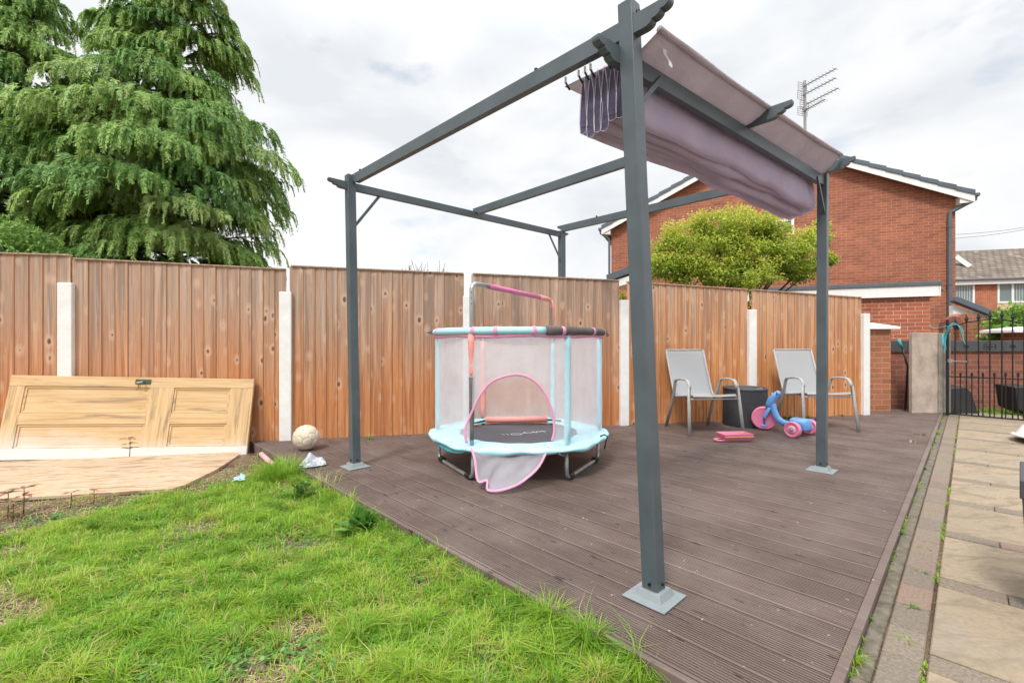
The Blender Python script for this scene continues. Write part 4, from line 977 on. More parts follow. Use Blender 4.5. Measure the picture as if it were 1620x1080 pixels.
sb = thing('upright_slab', 'tall buff concrete slab standing between the brick pier and the gate', 'slab', (5.62, 6.42, DZ))
m_ = MB(); m_.box((.18, .0, .565), (.36, .06, 1.13), Matrix.Rotation(-.0, 3, 'X')); m_.build('slab_face', M['stone'], sb, local=True, bevel=.006)
m_ = MB(); m_.box((.455, .012, .562), (.175, .09, 1.125)); m_.build('rough_edge', M['stone_g'], sb, local=True, bevel=.01)
m_ = MB(); c = P(1421, 537, 6.62); d_ = P(1432, 560, 6.62)
m_.tube([c, c.lerp(d_, .6)], [.022, .018], 10); hd_ = thing('hand_tool', 'green handled garden tool leaning between the pier and the slab', 'garden tool', (d_.x, d_.y, DZ)); m_.build('grip', M['rope'], hd_, smooth=True)
m_ = MB(); m_.tube([c.lerp(d_, .6), P(1436, 580, 6.6), Vector((5.66, 6.55, DZ+.02))], .013, 8); m_.build('shaft', M['black'], hd_, smooth=True)

GH = Vector((6.0, 6.27, 0)); GD = Vector((.64, -.77, 0)).normalized()
gt = thing('iron_gate', 'black wrought iron gate with spear tops at the end of the path', 'gate', (GH.x, GH.y, .1))
def gp(s, z): return GH+GD*s+Vector((0, 0, z))
def gs(px): k = (px-810)/F; return (GH.y*k-GH.x)/(GD.x-GD.y*k)
def gz_(px, py): s = gs(px); Y = GH.y+GD.y*s; return CZ-(py-543)/F*Y
m_ = MB(); m_.tube([gp(.0, .11), gp(.0, 1.42)], .018, 8); m_.build('hinge_post', M['iron'], gt)
mains = [(1499.5, 530), (1511, 505), (1529, 499), (1548, 496), (1566, 493), (1585, 492), (1602, 495), (1620, 500), (1640, 508)]
shorts = [1519.5, 1537.5, 1555, 1573, 1591, 1610.6, 1630]
def spear(mb, c, k=1.0):
    mb.lathe([(.007, 0), (.016*k, .006), (.009, .014), (.012, .02), (.02*k, .035), (.012*k, .06), (.001, .095*k)], c, 6)
for px, py in mains:
    s = gs(px); zt_2 = gz_(px, py); b = MB(); b.tube([gp(s, .13), gp(s, zt_2-.08)], .0075, 6)
    if px > 1505: spear(b, gp(s, zt_2-.09), 1.15)
    b.build('bar', M['iron'], gt)
for px in shorts:
    s = gs(px); b = MB(); zt_2 = gz_(px, 588); b.tube([gp(s, .13), gp(s, zt_2-.05)], .0065, 6); spear(b, gp(s, zt_2-.07), .7); b.build('short_bar', M['iron'], gt)
rail_t = [(1500, 516), (1515, 514), (1530, 510), (1548, 507), (1566, 504.5), (1585, 505), (1602, 508), (1620, 512), (1640, 517)]
b = MB(); b.tube([gp(gs(x), gz_(x, y)) for x, y in rail_t], .008, 6); b.build('top_rail', M['iron'], gt)
b = MB(); b.bar(gp(0, .645), gp(.85, .645), .012, .016); b.build('middle_rail', M['iron'], gt)
b = MB(); b.bar(gp(0, .135), gp(.85, .135), .012, .018); b.build('bottom_rail', M['iron'], gt)
for px, kk in ((1529, 1), (1566, 2), (1602, 1)):
    s = gs(px); z = gz_(px, 548); b = MB()
    if kk == 1:
        for r_ in (.028, .016): b.tube([gp(s, z)+GD*r_*math.cos(t*PI/2)+Vector((0, 0, r_*1.15*math.sin(t*PI/2))) for t in range(4)], .005, 5, closed=True)
    else:
        for sg in (-1, 1):
            for sz in (-1, 1):
                b.tube([gp(s, z)+GD*sg*(.03+.026*math.cos(t/10*2*PI))+Vector((0, 0, sz*(.016+.02*math.sin(t/10*2*PI)))) for t in range(10)], .006, 5, closed=True)
    b.build('scroll', M['iron'], gt)
b = MB(); b.bar(gp(-.01, .86)+Vector((0, -.015, 0)), gp(.18, .855)+Vector((0, -.015, 0)), .008, .014); b.box(gp(.015, .86)+Vector((0, -.02, 0)), (.05, .03, .045)); b.build('latch', M['rust'], gt, bevel=.002)
rp = MB(); r0 = P(1497, 520, 6.22)
for k in range(6):
    pts = [P(1495+R.uniform(-2, 2), 548+k*3, 6.2), P(1494+k, 530, 6.18), P(1500+2*k, 518-k, 6.1), P(1510+3*k, 511+k*2, 6.08), P(1520+k, 522+4*k, 6.05), P(1524+k, 540+k, 6.05)]
    if k == 5: pts = [P(1470, 515, 6.36), P(1480, 519, 6.30), P(1497, 516, 6.2), P(1506, 520, 6.15)]
    rp.tube(smooth_path(pts, 5), .0035, 5)
for k in range(2): rp.tube([P(1491+2*k, 528, 6.2), P(1491+k, 545, 6.2), P(1493-k, 552, 6.2)], .006, 6)
tag(rp.build('rope_tangle', M['rope'], loc=(6.0, 6.25, 1.1), smooth=True), 'turquoise rope tangled over the hinge side of the iron gate', 'rope')

# things behind the gate
def tub(label, poly, Y0, Y1, mat):
    a = [P(x, y, Y0) for x, y in poly]; m_ = MB(); n_ = len(a)
    vs = a+[q+Vector((.03, Y1-Y0, .02)) for q in a]
    m_.add(vs, [tuple(range(n_)), tuple(range(n_, 2*n_))]+[(k, (k+1) % n_, n_+(k+1) % n_, n_+k) for k in range(n_)])
    return tag(m_.build('black_tub', mat, loc=(a[0].x, Y0, 0), bevel=.015), label, 'tub', 'black tubs behind the gate')
tub('black plastic tub tipped over behind the left side of the gate', [(1501, 654), (1499, 614), (1530, 612), (1538, 622), (1549, 656)], 6.50, 6.80, simple('black_tub_plastic', (.03, .034, .042), .25, bump=0))
tub('black plastic tub behind the right side of the gate, at the picture edge', [(1611, 648), (1606, 612), (1640, 612), (1638, 660)], 6.3, 6.6, M['black'])

# arch and bits of wall beyond
aw = thing('brick_arch', 'small brick garden arch at the corner of the red brick house', 'arch', (8.65, 9.0, 0))
c = P(1508, 522, 9.0); m_ = MB(); 
def archblock(r0, r1, y0, y1, n_=11):
    for k in range(n_):
        a0_, a1_ = PI*k/n_+.012, PI*(k+1)/n_-.012
        pts = [(r0*math.cos(a0_), 1.25*r0*math.sin(a0_)), (r1*math.cos(a0_), 1.25*r1*math.sin(a0_)), (r1*math.cos(a1_), 1.25*r1*math.sin(a1_)), (r0*math.cos(a1_), 1.25*r0*math.sin(a1_))]
        m_.prism(pts, lambda a, b, d: c+Vector((a, d, b)), y0, y1, R.random())
archblock(.10, .215, -.02, .09)
m_.build('arch_ring', simple('arch_bricks', (.30, .115, .08), .85, var=.25, scale=25, bump=.4), aw)
m_ = MB(); m_.box(c+Vector((-.158, .03, -1.0)), (.115, .1, 2.0)); m_.box(c+Vector((.158, .03, -1.0)), (.115, .1, 2.0)); m_.build('jamb', M['brick_pier'], aw)
gw = thing('garden_wall', 'brick garden wall beyond the gate, right of the arch', 'wall', (9.0, 9.35, 0))
m_ = MB(); m_.box((1.8, .11, .74), (3.6, .22, 1.48)); m_.build('brickwork', M['brick_pier'], gw, local=True)
m_ = MB(); m_.tube([(.35, -.008, 1.42), (.35, .228, 1.42)], .30, 20); m_.build('curved_shoulder', M['brick_pier'], gw, local=True)
rp2 = thing('brick_pier', 'brick pier with a broad white cap at the right edge beyond the gate', 'pier', (8.95, 7.95, 0))
m_ = MB(); m_.box((.20, .2, .6), (.4, .4, 1.2)); m_.build('pier_shaft', M['brick_far'], rp2, local=True)
m_ = MB(); q = [(-.28, -.1), (.55, -.1), (.55, .5), (-.28, .5)]
m_.add([(a, b, 1.29) for a, b in q]+[(a, b, 1.335) for a, b in q]+[(.0, .12, 1.39), (.3, .12, 1.39), (.3, .28, 1.39), (.0, .28, 1.39)], [(0,1,2,3)]+[(k, (k+1) % 4, 4+(k+1) % 4, 4+k) for k in range(4)]+[(4+k, 4+(k+1) % 4, 8+(k+1) % 4, 8+k) for k in range(4)]+[(8,9,10,11)])
m_.build('cap', M['white_concrete'], rp2, local=True)
m_ = MB(); m_.box((.2, .2, 1.245), (.4, .4, .088)); m_.build('neck', M['brick_far'], rp2, local=True)

# ------------------------------------------------------------------ red brick house (gable facing the garden)
HR, HL = Vector((11.4, 11.7, 0)), Vector((3.25, 14.9, 0))
hx = (HL-HR); HW = hx.length; hx.normalize(); ha = math.atan2(-hx.y, -hx.x)     # local +x runs from the left corner to the right corner
hs = thing('brick_house', 'large red brick house with a wide gable behind the fence', 'house', (HL.x, HL.y, 0), ha)
EZ, AX, AZ = 4.95, HW*.495, 7.02
m_ = MB(); poly = [(0, -.3), (HW, -.3), (HW, EZ), (AX, AZ-.12), (0, EZ)]
m_.prism(poly, lambda a, b, c: Vector((a, c, b)), 0, .25)
m_.box((.125, 4.5, 2.2), (.25, 8.4, 5.0)); m_.box((HW-.125, 4.5, 2.2), (.25, 8.4, 5.0))
wall = m_.build('wall', M['brick_house'], hs, local=True)
# roof planes and verge
ov = .28
def rake(x): return EZ+(AZ-EZ)*(x/AX) if x < AX else EZ+(AZ-EZ)*((HW-x)/(HW-AX))
slR, slL = (AZ-EZ)/(HW-AX), (AZ-EZ)/AX
m_ = MB()
for (xa, xb) in ((-ov, AX), (HW+ov, AX)):
    za = AZ-(slL*(AX-xa) if xa < AX else slR*(xa-AX))
    vs = [(xa, -.22, za+.10), (xb, -.22, AZ+.10), (xb, 9.2, AZ+.10), (xa, 9.2, za+.10)]; m_.add(vs+[(a, b, c-.06) for a, b, c in vs], [(0,1,2,3), (7,6,5,4), (0,4,5,1), (1,5,6,2), (2,6,7,3), (3,7,4,0)])
m_.build('roof', M['roof_house'], hs, local=True)
m_ = MB(); vt = MB()
for xa in (-ov, HW+ov):
    sl_ = slL if xa < AX else slR; za = AZ-sl_*abs(AX-xa); sg = 1 if xa < AX else -1
    bd = [(xa, za-.18), (AX, AZ-.18), (AX, AZ+.03), (xa, za+.03)]
    m_.prism(bd, lambda a, b, c: Vector((a, c, b)), -.24, -.21)
    # boxed end at the eaves
    m_.prism([(xa, za-.18), (xa+sg*ov, za-.18), (xa+sg*ov, za-.02), (xa, za-.02)], lambda a, b, c: Vector((a, c, b)), -.208, .0)
    n_ = 13; Lx = abs(AX-xa)
    for k in range(n_):
        x0 = xa+sg*Lx*k/n_; x1 = xa+sg*Lx*(k+1.04)/n_; z0 = za+sl_*Lx*k/n_; z1 = za+sl_*Lx*(k+1.04)/n_; lift = .018
        vt.prism([(x0, z0-.005), (x1, z1-.005-lift), (x1, z1+.10-lift), (x0, z0+.115)], lambda a, b, c: Vector((a, c, b)), -.27, -.12, R.random())
m_.build('bargeboard', M['upvc'], hs, local=True); vt.build('verge_tiles', M['slate'], hs, local=True, bevel=.006)
m_ = MB()
for xa, sg in ((-ov, -1), (HW+ov, 1)):
    za = EZ-slR*ov
    m_.box((xa+sg*.05, 4.4, za+.0), (.11, 9.3, .09))
m_.build('gutter', M['rainware'], hs, local=True, bevel=.02)
m_ = MB(); xg = HW+ov+.04; zg = EZ-slR*ov
m_.tube([(xg, -.17, zg-.02), (xg, -.17, zg-.10), (HW-.02, -.08, zg-.30), (HW-.14, -.07, zg-.36), (HW-.14, -.07, zg-.5)], .045, 8); m_.tube([(HW-.14, -.07, zg-.45), (HW-.14, -.07, 1.62)], .05, 8)
for z in (zg-.75, 2.6): m_.tube([(HW-.14, -.07, z), (HW-.14, -.07, z+.05)], .06, 8)
m_.build('downpipe', M['rainware'], hs, local=True, smooth=False)
m_ = MB(); m_.tube([(-ov-.04, -.17, zg-.0), (-ov-.04, -.17, zg-.12), (-.06, -.1, zg-.32), (-.05, -.08, zg-.4), (-.05, -.08, 1.0)], .04, 8); m_.build('downpipe', M['rainware'], hs, local=True)
# gable window, mostly hidden by the maple
def hpx(px):   # local x on the gable wall for a picture column
    k = (px-810)/F; d2 = HR-HL; return (HL.y*k-HL.x)/(d2.x-d2.y*k)*HW
def hz(px, py): s = hpx(px)/HW; Y = lerp(HL.y, HR.y, s); return CZ-(py-543)/F*Y
x0, x1 = hpx(1206), hpx(1256); zt_3 = hz(1238, 347)
m_ = MB(); dbox(m_, x0, x1, -.03, .02, zt_3-.07, zt_3); dbox(m_, x0, x1, -.03, .02, zt_3-1.1, zt_3-1.03); dbox(m_, x0, x0+.07, -.03, .02, zt_3-1.03, zt_3-.07); dbox(m_, x1-.07, x1, -.03, .02, zt_3-1.03, zt_3-.07)
wf = m_.build('window', M['upvc'], hs, local=True); m_ = MB(); dbox(m_, x0+.07, x1-.07, -.006, .015, zt_3-1.03, zt_3-.07); m_.build('pane', M['glass'], wf, local=True)
# porch roofs at both ends
m_ = MB(); c0_, c1_ = P(1508, 473, 10.6), P(1577, 500, 10.3)
m_.bar(c0_, c1_, .25, .115); m_.build('porch_verge', M['slate'], hs, bevel=.008)
m_ = MB(); c0_, c1_, c2_ = P(1508, 483, 10.62), P(1568, 503, 10.4), P(1508, 506, 10.62); m_.add([c0_, c1_, c2_, c0_+Vector((0, .1, 0)), c1_+Vector((0, .1, 0)), c2_+Vector((0, .1, 0))], [(0,1,2), (5,4,3), (0,3,4,1), (1,4,5,2), (2,5,3,0)]); m_.build('porch_bargeboard', M['upvc'], hs)
m_ = MB(); m_.bar(P(1568, 502, 10.2), P(1592, 501, 9.9), .1, .07); m_.build('porch_gutter', M['rainware'], hs)
m_ = MB(); m_.bar(P(968, 441, 14.2), P(1010, 426, 13.4), .5, .20); m_.build('lean_to_verge', M['slate'], hs)
m_ = MB(); m_.bar(P(972, 452, 14.15), P(1012, 440, 13.35), .4, .22); m_.build('lean_to_bargeboard', M['upvc'], hs)

# garage
GA = Vector((7.9, 8.6, 0)); ga = math.atan2(-.365, .93)
gr = thing('garage', 'flat roofed orange brick garage with a white fascia behind the fence', 'garage', (GA.x, GA.y, 0), ga)
m_ = MB(); m_.box((-1.75, 1.4, 1.03), (3.5, 2.8, 1.96)); m_.build('brickwork', M['brick_garage'], gr, local=True)
m_ = MB(); m_.box((-1.72, -.06, 2.085), (3.66, .03, .20)); m_.box((.115, 1.2, 2.085), (.03, 2.55, .20)); m_.build('fascia', M['upvc'], gr, local=True)
m_ = MB(); m_.box((-1.72, 1.35, 2.225), (3.72, 2.9, .078)); m_.build('roof_edge', M['felt'], gr, local=True, bevel=.008)
m_ = MB(); m_.tube([(.08, .0, 2.19), (.25, .3, 2.17), (.45, .7, 2.17)], .035, 8); m_.build('overflow_pipe', M['rainware'], gr, local=True)

# ------------------------------------------------------------------ far house
fh = thing('distant_house', 'distant brick house with a brown tiled roof at the right edge', 'house', (25.5, 28.3, 0), math.atan2(-.25, 1))
m_ = MB(); m_.box((7, 4, 2.4), (14, 8, 4.95)); m_.build('wall', M['brick_far'], fh, local=True)
m_ = MB(); m_.add([(-.3, -.35, 4.98), (14.3, -.35, 4.98), (14.3, 4, 7.42), (-.3, 4, 7.42), (-.3, 8.3, 4.9), (14.3, 8.3, 4.9), (-.3, -.35, 4.88), (14.3, -.35, 4.88)], [(0,1,2,3), (3,2,5,4), (6,7,1,0)]); m_.build('roof', M['roof_far'], fh, local=True)
m_ = MB(); m_.box((7, -.27, 4.78), (14.5, .06, .26)); m_.build('fascia', M['upvc'], fh, local=True)
m_ = MB(); m_.tube([(-.3, -.38, 4.93), (14.3, -.38, 4.93)], .07, 6); m_.build('gutter', M['rainware'], fh, local=True)
fi = fh.matrix_world.inverted()
def flx(px):   # local x on the far wall
    k = (px-810)/F; o_ = Vector((25.5, 28.3)); a_ = math.atan2(-.25, 1); d2 = Vector((math.cos(a_), math.sin(a_))); return (o_.y*k-o_.x)/(d2.x-d2.y*k)
for (pa, pb_, y0, y1, mull) in ((1500, 1541, 450, 481, 1), (1577, 1650, 449, 481, 3)):
    x0, x1 = flx(pa), flx(pb_); Yw = 28.0; z1_, z0_ = CZ+(543-y0)/F*Yw, CZ+(543-y1)/F*Yw
    m_ = MB(); t_ = .10
    dbox(m_, x0, x1, -.06, .0, z0_, z0_+t_); dbox(m_, x0, x1, -.06, 0, z1_-t_, z1_); dbox(m_, x0, x0+t_, -.06, 0, z0_+t_, z1_-t_); dbox(m_, x1-t_, x1, -.06, 0, z0_+t_, z1_-t_)
    for k in range(1, mull): xx = lerp(x0, x1, k/mull); dbox(m_, xx-.05, xx+.05, -.06, 0, z0_+t_, z1_-t_)
    wf = m_.build('window', M['upvc'], fh, local=True)
    m_ = MB(); dbox(m_, x0+t_, x1-t_, -.012, -.006, z0_+t_, z1_-t_); m_.build('pane', M['glass'], wf, local=True)
    m_ = MB(); xx = x0+t_+.05
    while xx < x1-t_-.05:
        if not (mull == 3 and xx < lerp(x0, x1, .32)): dbox(m_, xx, xx+.05, -.02, -.013, z0_+t_, z1_-t_)
        xx += .13
    m_.build('blind', M['blind'], wf, local=True)
m_ = MB(); x0, x1 = flx(1577), 14.0; dbox(m_, x0, x1, -.04, .0, .3, CZ+(543-482)/F*28); m_.build('render_panel', M['tan'], fh, local=True)
m_ = MB(); c0_, c1_ = P(1512, 406, 29.3), P(1534, 422, 28.9); m_.bar(c0_, c1_, .35, .25); m_.build('dormer_trim', M['upvc'], fh)

# power cables
for k, (a, b, lb) in enumerate((((1500, 371.5), (1680, 349), 'upper of the two thin cables in the sky right of the house'), ((1500, 378), (1680, 351), 'lower of the two thin cables in the sky right of the house'))):
    p0_, p1_ = P(*a, 24), P(*b, 20); m_ = MB(); m_.tube([p0_.lerp(p1_, t/12)+Vector((0, 0, -.12*math.sin(PI*t/12))) for t in range(13)], .009, 5)
    tag(m_.build('power_cable', M['black'], loc=tuple(p0_)), lb, 'cable', 'overhead cables')

# TV aerial
an = thing('tv_aerial', 'tall mast carrying four television aerials above the house roof', 'aerial', tuple(P(1274, 245, 12.5)))
m_ = MB(); m_.tube([P(1274, 262, 12.5), P(1273, 128, 12.5)], .035, 8); m_.build('mast', M['antenna'], an)
for (y0, dx) in ((137, 0), (151, -1), (166, 3), (176, 0)):
    a = P(1271+dx, y0, 12.5); b = Vector((a.x+.32 if y0 < 170 else a.x+.18, 11.68 if y0 < 170 else 11.9, a.z)); dd = (b-a).normalized(); sd_ = dd.cross(Vector((0, 0, 1)))
    m_ = MB(); m_.tube([a, b], .016, 6)
    for k in range(9): q = a.lerp(b, .12+.85*k/8); m_.tube([q-sd_*.11, q+sd_*.11], .006, 4)
    bo_ = m_.build('boom', M['antenna'], an)
    m_ = MB(); q = a-dd*.03
    for z in (-.11, -.055, 0, .055, .11): m_.tube([q-sd_*.17+Vector((0, 0, z)), q+sd_*.17+Vector((0, 0, z))], .007, 4)
    for u in (-.17, 0, .17): m_.tube([q+sd_*u+Vector((0, 0, -.11)), q+sd_*u+Vector((0, 0, .11))], .007, 4)
    m_.build('reflector', M['antenna'], bo_)

# ------------------------------------------------------------------ objects at the right edge
ph = math.atan2(.667, .745); pl = thing('resin_planter', 'dark charcoal planter box cut by the right edge of the picture', 'planter', (1.905, 1.70, ZP), ph)
m_ = MB(); lv = [(0, .0), (.02, .02)]
q = lambda i, z: [(0+i, -.4+i, z), (.4-i, -.4+i, z), (.4-i, 0-i, z), (0+i, 0-i, z)]
m_.add(q(.02, 0)+q(.0, .42), [(0,1,2,3)]+[(k, (k+1) % 4, 4+(k+1) % 4, 4+k) for k in range(4)]+[(4,5,6,7)]); m_.build('box', M['darkbox'], pl, local=True, bevel=.004)
m_ = MB(); m_.add(q(-.006, .42)+q(-.006, .49)+q(.03, .49)+q(.03, .44), [(0,1,2,3)]+[(r_*4+k, r_*4+(k+1) % 4, r_*4+4+(k+1) % 4, r_*4+4+k) for r_ in range(3) for k in range(4)]+[(12,13,14,15)]); m_.build('rim', M['darkbox'], pl, local=True, bevel=.004)
dm = thing('upturned_tub', 'white plastic tub turned upside down on the paving at the right edge', 'tub', (5.56, 4.40, ZP), 0)
m_ = MB(); pf = [(.001, .25), (.12, .248), (.25, .225), (.36, .175), (.43, .11), (.465, .04), (.475, .02)]
tm = Matrix.Rotation(math.radians(5), 3, 'Y'); m_.lathe(pf, (0, 0, .015), 48, tm); m_.build('shell', M['white'], dm, local=True, smooth=True)
m_ = MB(); m_.lathe([(.47, .028), (.50, .024), (.505, .008), (.49, .0), (.47, .006)], (0, 0, .015), 48, tm); m_.build('rim', M['white'], dm, local=True, smooth=True)

# ------------------------------------------------------------------ vegetation
def conifer(label, base, ztop, rfun, trunk_r, nbr, seed, zlow, azr=None):
    rg_ = np.random.default_rng(seed); rr = random.Random(seed)
    t = thing('conifer_tree', label, 'tree', base, group='drooping conifers behind the fence')
    bx, by, _ = base
    m_ = MB(); m_.tube([(bx+.05*math.sin(z*1.3), by, z) for z in np.linspace(0, ztop, 14)], [trunk_r*(1-.92*i/13) for i in range(14)], 10)
    Cs, Ds, Ss, Ls, Ws, Rn = [], [], [], [], [], []
    limbs = m_
    for b in range(nbr):
        z0 = zlow+(ztop-zlow)*((b+rr.random())/nbr)**1.2; az = rr.uniform(-PI, PI)
        if azr and math.cos(az+PI/2) < -.35 and rr.random() < .75: az += PI      # fewer limbs on the unseen side
        rad = rfun(z0)*rr.uniform(.70, 1.10)*(1+.12*math.sin(az*2+z0)); 
        if rad < .12: continue
        dirv = np.array([math.cos(az), math.sin(az), 0]); sdv = np.array([-math.sin(az), math.cos(az), 0])
        up_ = rr.uniform(.12, .38); dr = rr.uniform(.12, .42)
        def bp(s): return np.array([bx, by, z0])+dirv*rad*s*(1-.12*s*s)+np.array([0, 0, rad*(up_*s-dr*s*s*s)])
        if rr.random() < .8: limbs.tube([tuple(bp(s)) for s in np.linspace(0, .95, 7)], [.03*(1-.85*s) for s in np.linspace(0, .95, 7)], 5)
        tone = rr.gauss(.54, .19); nsp = int(17+rad*24)
        for q in range(nsp):
            s = rr.uniform(.12, 1.0)**.72; lat = rr.uniform(-1, 1)*.33*rad*s*(1.15-s*.55)
            org = bp(s)+sdv*lat+np.array([0, 0, -abs(lat)*.35+rr.uniform(-.04, .04)])
            od = unit(dirv*rr.uniform(.5, 1.)+sdv*(lat/(.3*rad+.01))*.55+np.array([0, 0, .1]))
            ln = rr.uniform(.26, .55)*(.75+.25*min(1.5, rad/1.5)); nl = 19; tt = np.linspace(.06, 1, nl)
            ax = org+od*(ln*.62*(tt-.35*tt*tt))[:, None]+np.array([0, 0, -1.])*(ln*(.08*tt+.62*tt*tt))[:, None]
            tan = unit(np.gradient(ax, axis=0)); sd2 = unit(np.cross(tan, np.array([0, 0, 1.])+.3*rg_.normal(size=3)))
            for sg in (-1, 1, 0):
                k = nl; ld = unit(tan*.8+sd2*sg*.85+np.array([0, 0, -.35])+rg_.normal(size=(k, 3))*.16)
                fn = unit(np.cross(ld, rg_.normal(size=(k, 3))*.5+np.array([0, 0, 1.])+od*.6))
                Cs.append(ax); Ds.append(ld); Ss.append(fn); Ls.append((.046+.056*(1-tt*.7))*(.8+.4*rg_.random(k))*(.8 if sg == 0 else 1)); Ws.append(np.full(k, .021)*(.7+.6*rg_.random(k)))
                Rn.append(np.clip(tone+rg_.normal(size=k)*.13+.12*(tt-.5), 0, .9)+(rg_.random(k) < .02)*.1)
    limbs.build('trunk', M['leaf_dark'], t, smooth=True)
    V_, F_ = rhombs(np.concatenate(Cs), np.concatenate(Ds), np.concatenate(Ss), np.concatenate(Ls), np.concatenate(Ws))
    np_mesh('crown', V_, F_, np.clip(np.concatenate(Rn), 0, 1), M['conifer'], parent=t)
    return len(F_)
def interp(tab): 
    xs_, ys_ = zip(*tab); return lambda z: float(np.interp(z, xs_, ys_))
n1_ = conifer('large dense conifer with drooping sprays, right of the pair behind the left fence', (-6.85, 9.25, 0), 11.5, interp([(1.2, 1.5), (2.2, 2.0), (3.0, 2.1), (3.8, 2.6), (4.7, 2.75), (5.4, 2.3), (6.3, 1.45), (7.5, 1.25), (9, 1.2), (11.5, .3)]), .17, 270, 3, 1.3, True)
n2_ = conifer('weeping conifer at the far left edge behind the fence', (-9.9, 9.2, 0), 9.0, interp([(1.2, 2.1), (2.5, 2.3), (4, 2.4), (5.5, 2.2), (6.4, 1.75), (7.2, 1.2), (8.2, .8), (9.0, .1)]), .15, 250, 8, 1.3, True)

def leafy(name, label, cat, blobs, nleaf, size, mat, trunkp, seed, stems=(), tone_z=0.):
    rg_ = np.random.default_rng(seed); t = thing(name, label, cat, trunkp)
    Cs, Rn, Nn = [], [], []
    vol = np.array([b[1]**1.5 for b in blobs]); cnt = (nleaf*vol/vol.sum()).astype(int)
    for (c, r, fl_), n_ in zip(blobs, cnt):
        d_ = unit(rg_.normal(size=(n_, 3))); rad = r*rg_.random(n_)**.38
        # lumpy, tiered surface
        lump = 1+.22*np.sin(d_[:, 0]*5+c[0]*9)*np.sin(d_[:, 1]*6+c[1]*3)+.16*np.sin(d_[:, 2]*9+c[2]*5)
        p_ = np.array(c)+d_*(rad*lump)[:, None]*np.array([1, 1, fl_])
        keep = np.array([noise.noise(Vector(q)*4.2) > -.08 for q in p_]) | (rg_.random(n_) < .15)
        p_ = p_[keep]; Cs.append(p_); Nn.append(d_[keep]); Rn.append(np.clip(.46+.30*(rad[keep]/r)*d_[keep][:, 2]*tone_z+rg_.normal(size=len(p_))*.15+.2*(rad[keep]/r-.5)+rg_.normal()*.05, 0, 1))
    C_ = np.concatenate(Cs); N_ = np.concatenate(Nn); n_ = len(C_)
    D_ = unit(rg_.normal(size=(n_, 3))*.8+N_*.5+np.array([0, 0, -.35])); S_ = unit(np.cross(D_, rg_.normal(size=(n_, 3))*.6+np.array([0, 0, 1.])))
    V_, F_ = rhombs(C_, D_, S_, size*(.6+.8*rg_.random(n_)), size*.55*(.6+.8*rg_.random(n_)))
    np_mesh('crown', V_, F_, np.concatenate(Rn), mat, parent=t)
    m_ = MB()
    for c, r, fl_ in blobs:
        a = Vector(trunkp)+Vector((0, 0, .02)); b = Vector(c); md = Vector((lerp(a.x, b.x, .25), lerp(a.y, b.y, .25), lerp(a.z, b.z, .6)))
        m_.tube(smooth_path([a, md, b], 5), [.03*(1-.08*i) for i in range(11)], 6)
    m_.build('trunk', M['leaf_dark'], t, smooth=True)
    return t
mb2 = []
for px, py, rp_, Y in ((1150, 405, 66, 7.2), (1090, 392, 55, 7.1), (1060, 420, 38, 7.0), (1200, 390, 52, 7.3), (1170, 358, 40, 7.2), (1125, 355, 34, 7.0), (1232, 405, 45, 7.3), (1268, 385, 30, 7.4), (1292, 374, 22, 7.4), (1285, 412, 24, 7.3), (1308, 410, 14, 7.3), (1262, 432, 22, 7.3), (1105, 430, 45, 6.9), (1180, 430, 44, 7.0), (1212, 362, 32, 7.2), (1060, 385, 28, 7.1), (1300, 356, 13, 7.4)):
    c = P(px, py, Y); mb2.append((tuple(c), rp_/F*Y*1.0, .78))
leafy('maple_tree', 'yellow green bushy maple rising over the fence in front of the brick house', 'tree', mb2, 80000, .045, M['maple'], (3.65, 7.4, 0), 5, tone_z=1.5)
gb = []
for px, py, rp_, Y in ((1585, 520, 24, 8.6), (1605, 512, 26, 8.7), (1630, 505, 30, 8.8), (1575, 533, 16, 8.5)):
    gb.append((tuple(P(px, py, Y)), rp_/F*Y, .9))
leafy('shrub', 'bright green shrub behind the iron gate beside the white capped pier', 'shrub', gb, 3500, .10, M['bush'], (8.7, 8.75, 0), 9)
hb = [(tuple(P(x, y, 7.0)), r/F*7.0, .9) for x, y, r in ((20, 385, 40), (65, 398, 34), (-30, 380, 50))]
leafy('shrub', 'fern leaved green shrub just over the leftmost fence panel', 'shrub', hb, 6000, .07, M['conifer'], (-7.4, 7.1, 0), 12)
iv_ = [(tuple(P(x, y, 5.9)), r/F*5.9, 1.0) for x, y, r in ((996, 462, 5), (456, 455, 4), (1186, 470, 7), (1183, 452, 9))]
leafy('climbing_plant', 'climbing greenery poking through the gap above the post behind the wicker drum', 'climber', [(tuple(P(x, y, 6.15)), r/F*6.1, 1.3) for x, y, r in ((1187, 474, 8), (1185, 455, 9), (1188, 440, 12))], 900, .035, M['maple'], (3.3, 6.2, 0), 15)
leafy('climbing_plant', 'small yellowish climber in the gap above the post right of the trampoline', 'climber', [(tuple(P(985, 466, 5.7)), .035, 1.5)], 90, .03, M['maple'], (1.4, 5.7, 0), 16)
# bare twigs above the fence
tw = MB(); rr = random.Random(4)
for k in range(34):
    x0_ = rr.uniform(640, 702); Y = 9.5; a = P(x0_+rr.uniform(-6, 6), 450, Y); b = P(x0_+rr.uniform(-9, 9), rr.uniform(411, 428), Y); tw.tube([a, a.lerp(b, .5)+Vector((rr.uniform(-.04, .04), 0, 0)), b], [.006, .005, .003], 4)
a_ = P(670, 470, 9.5); tw.tube([(a_.x, a_.y, 0), tuple(a_)], .05, 6)
tag(tw.build('bare_bush', M['leaf_dark'], loc=(a_.x, a_.y, 0)), 'thin bare twigs showing above the fence left of the trampoline bar', 'bush')

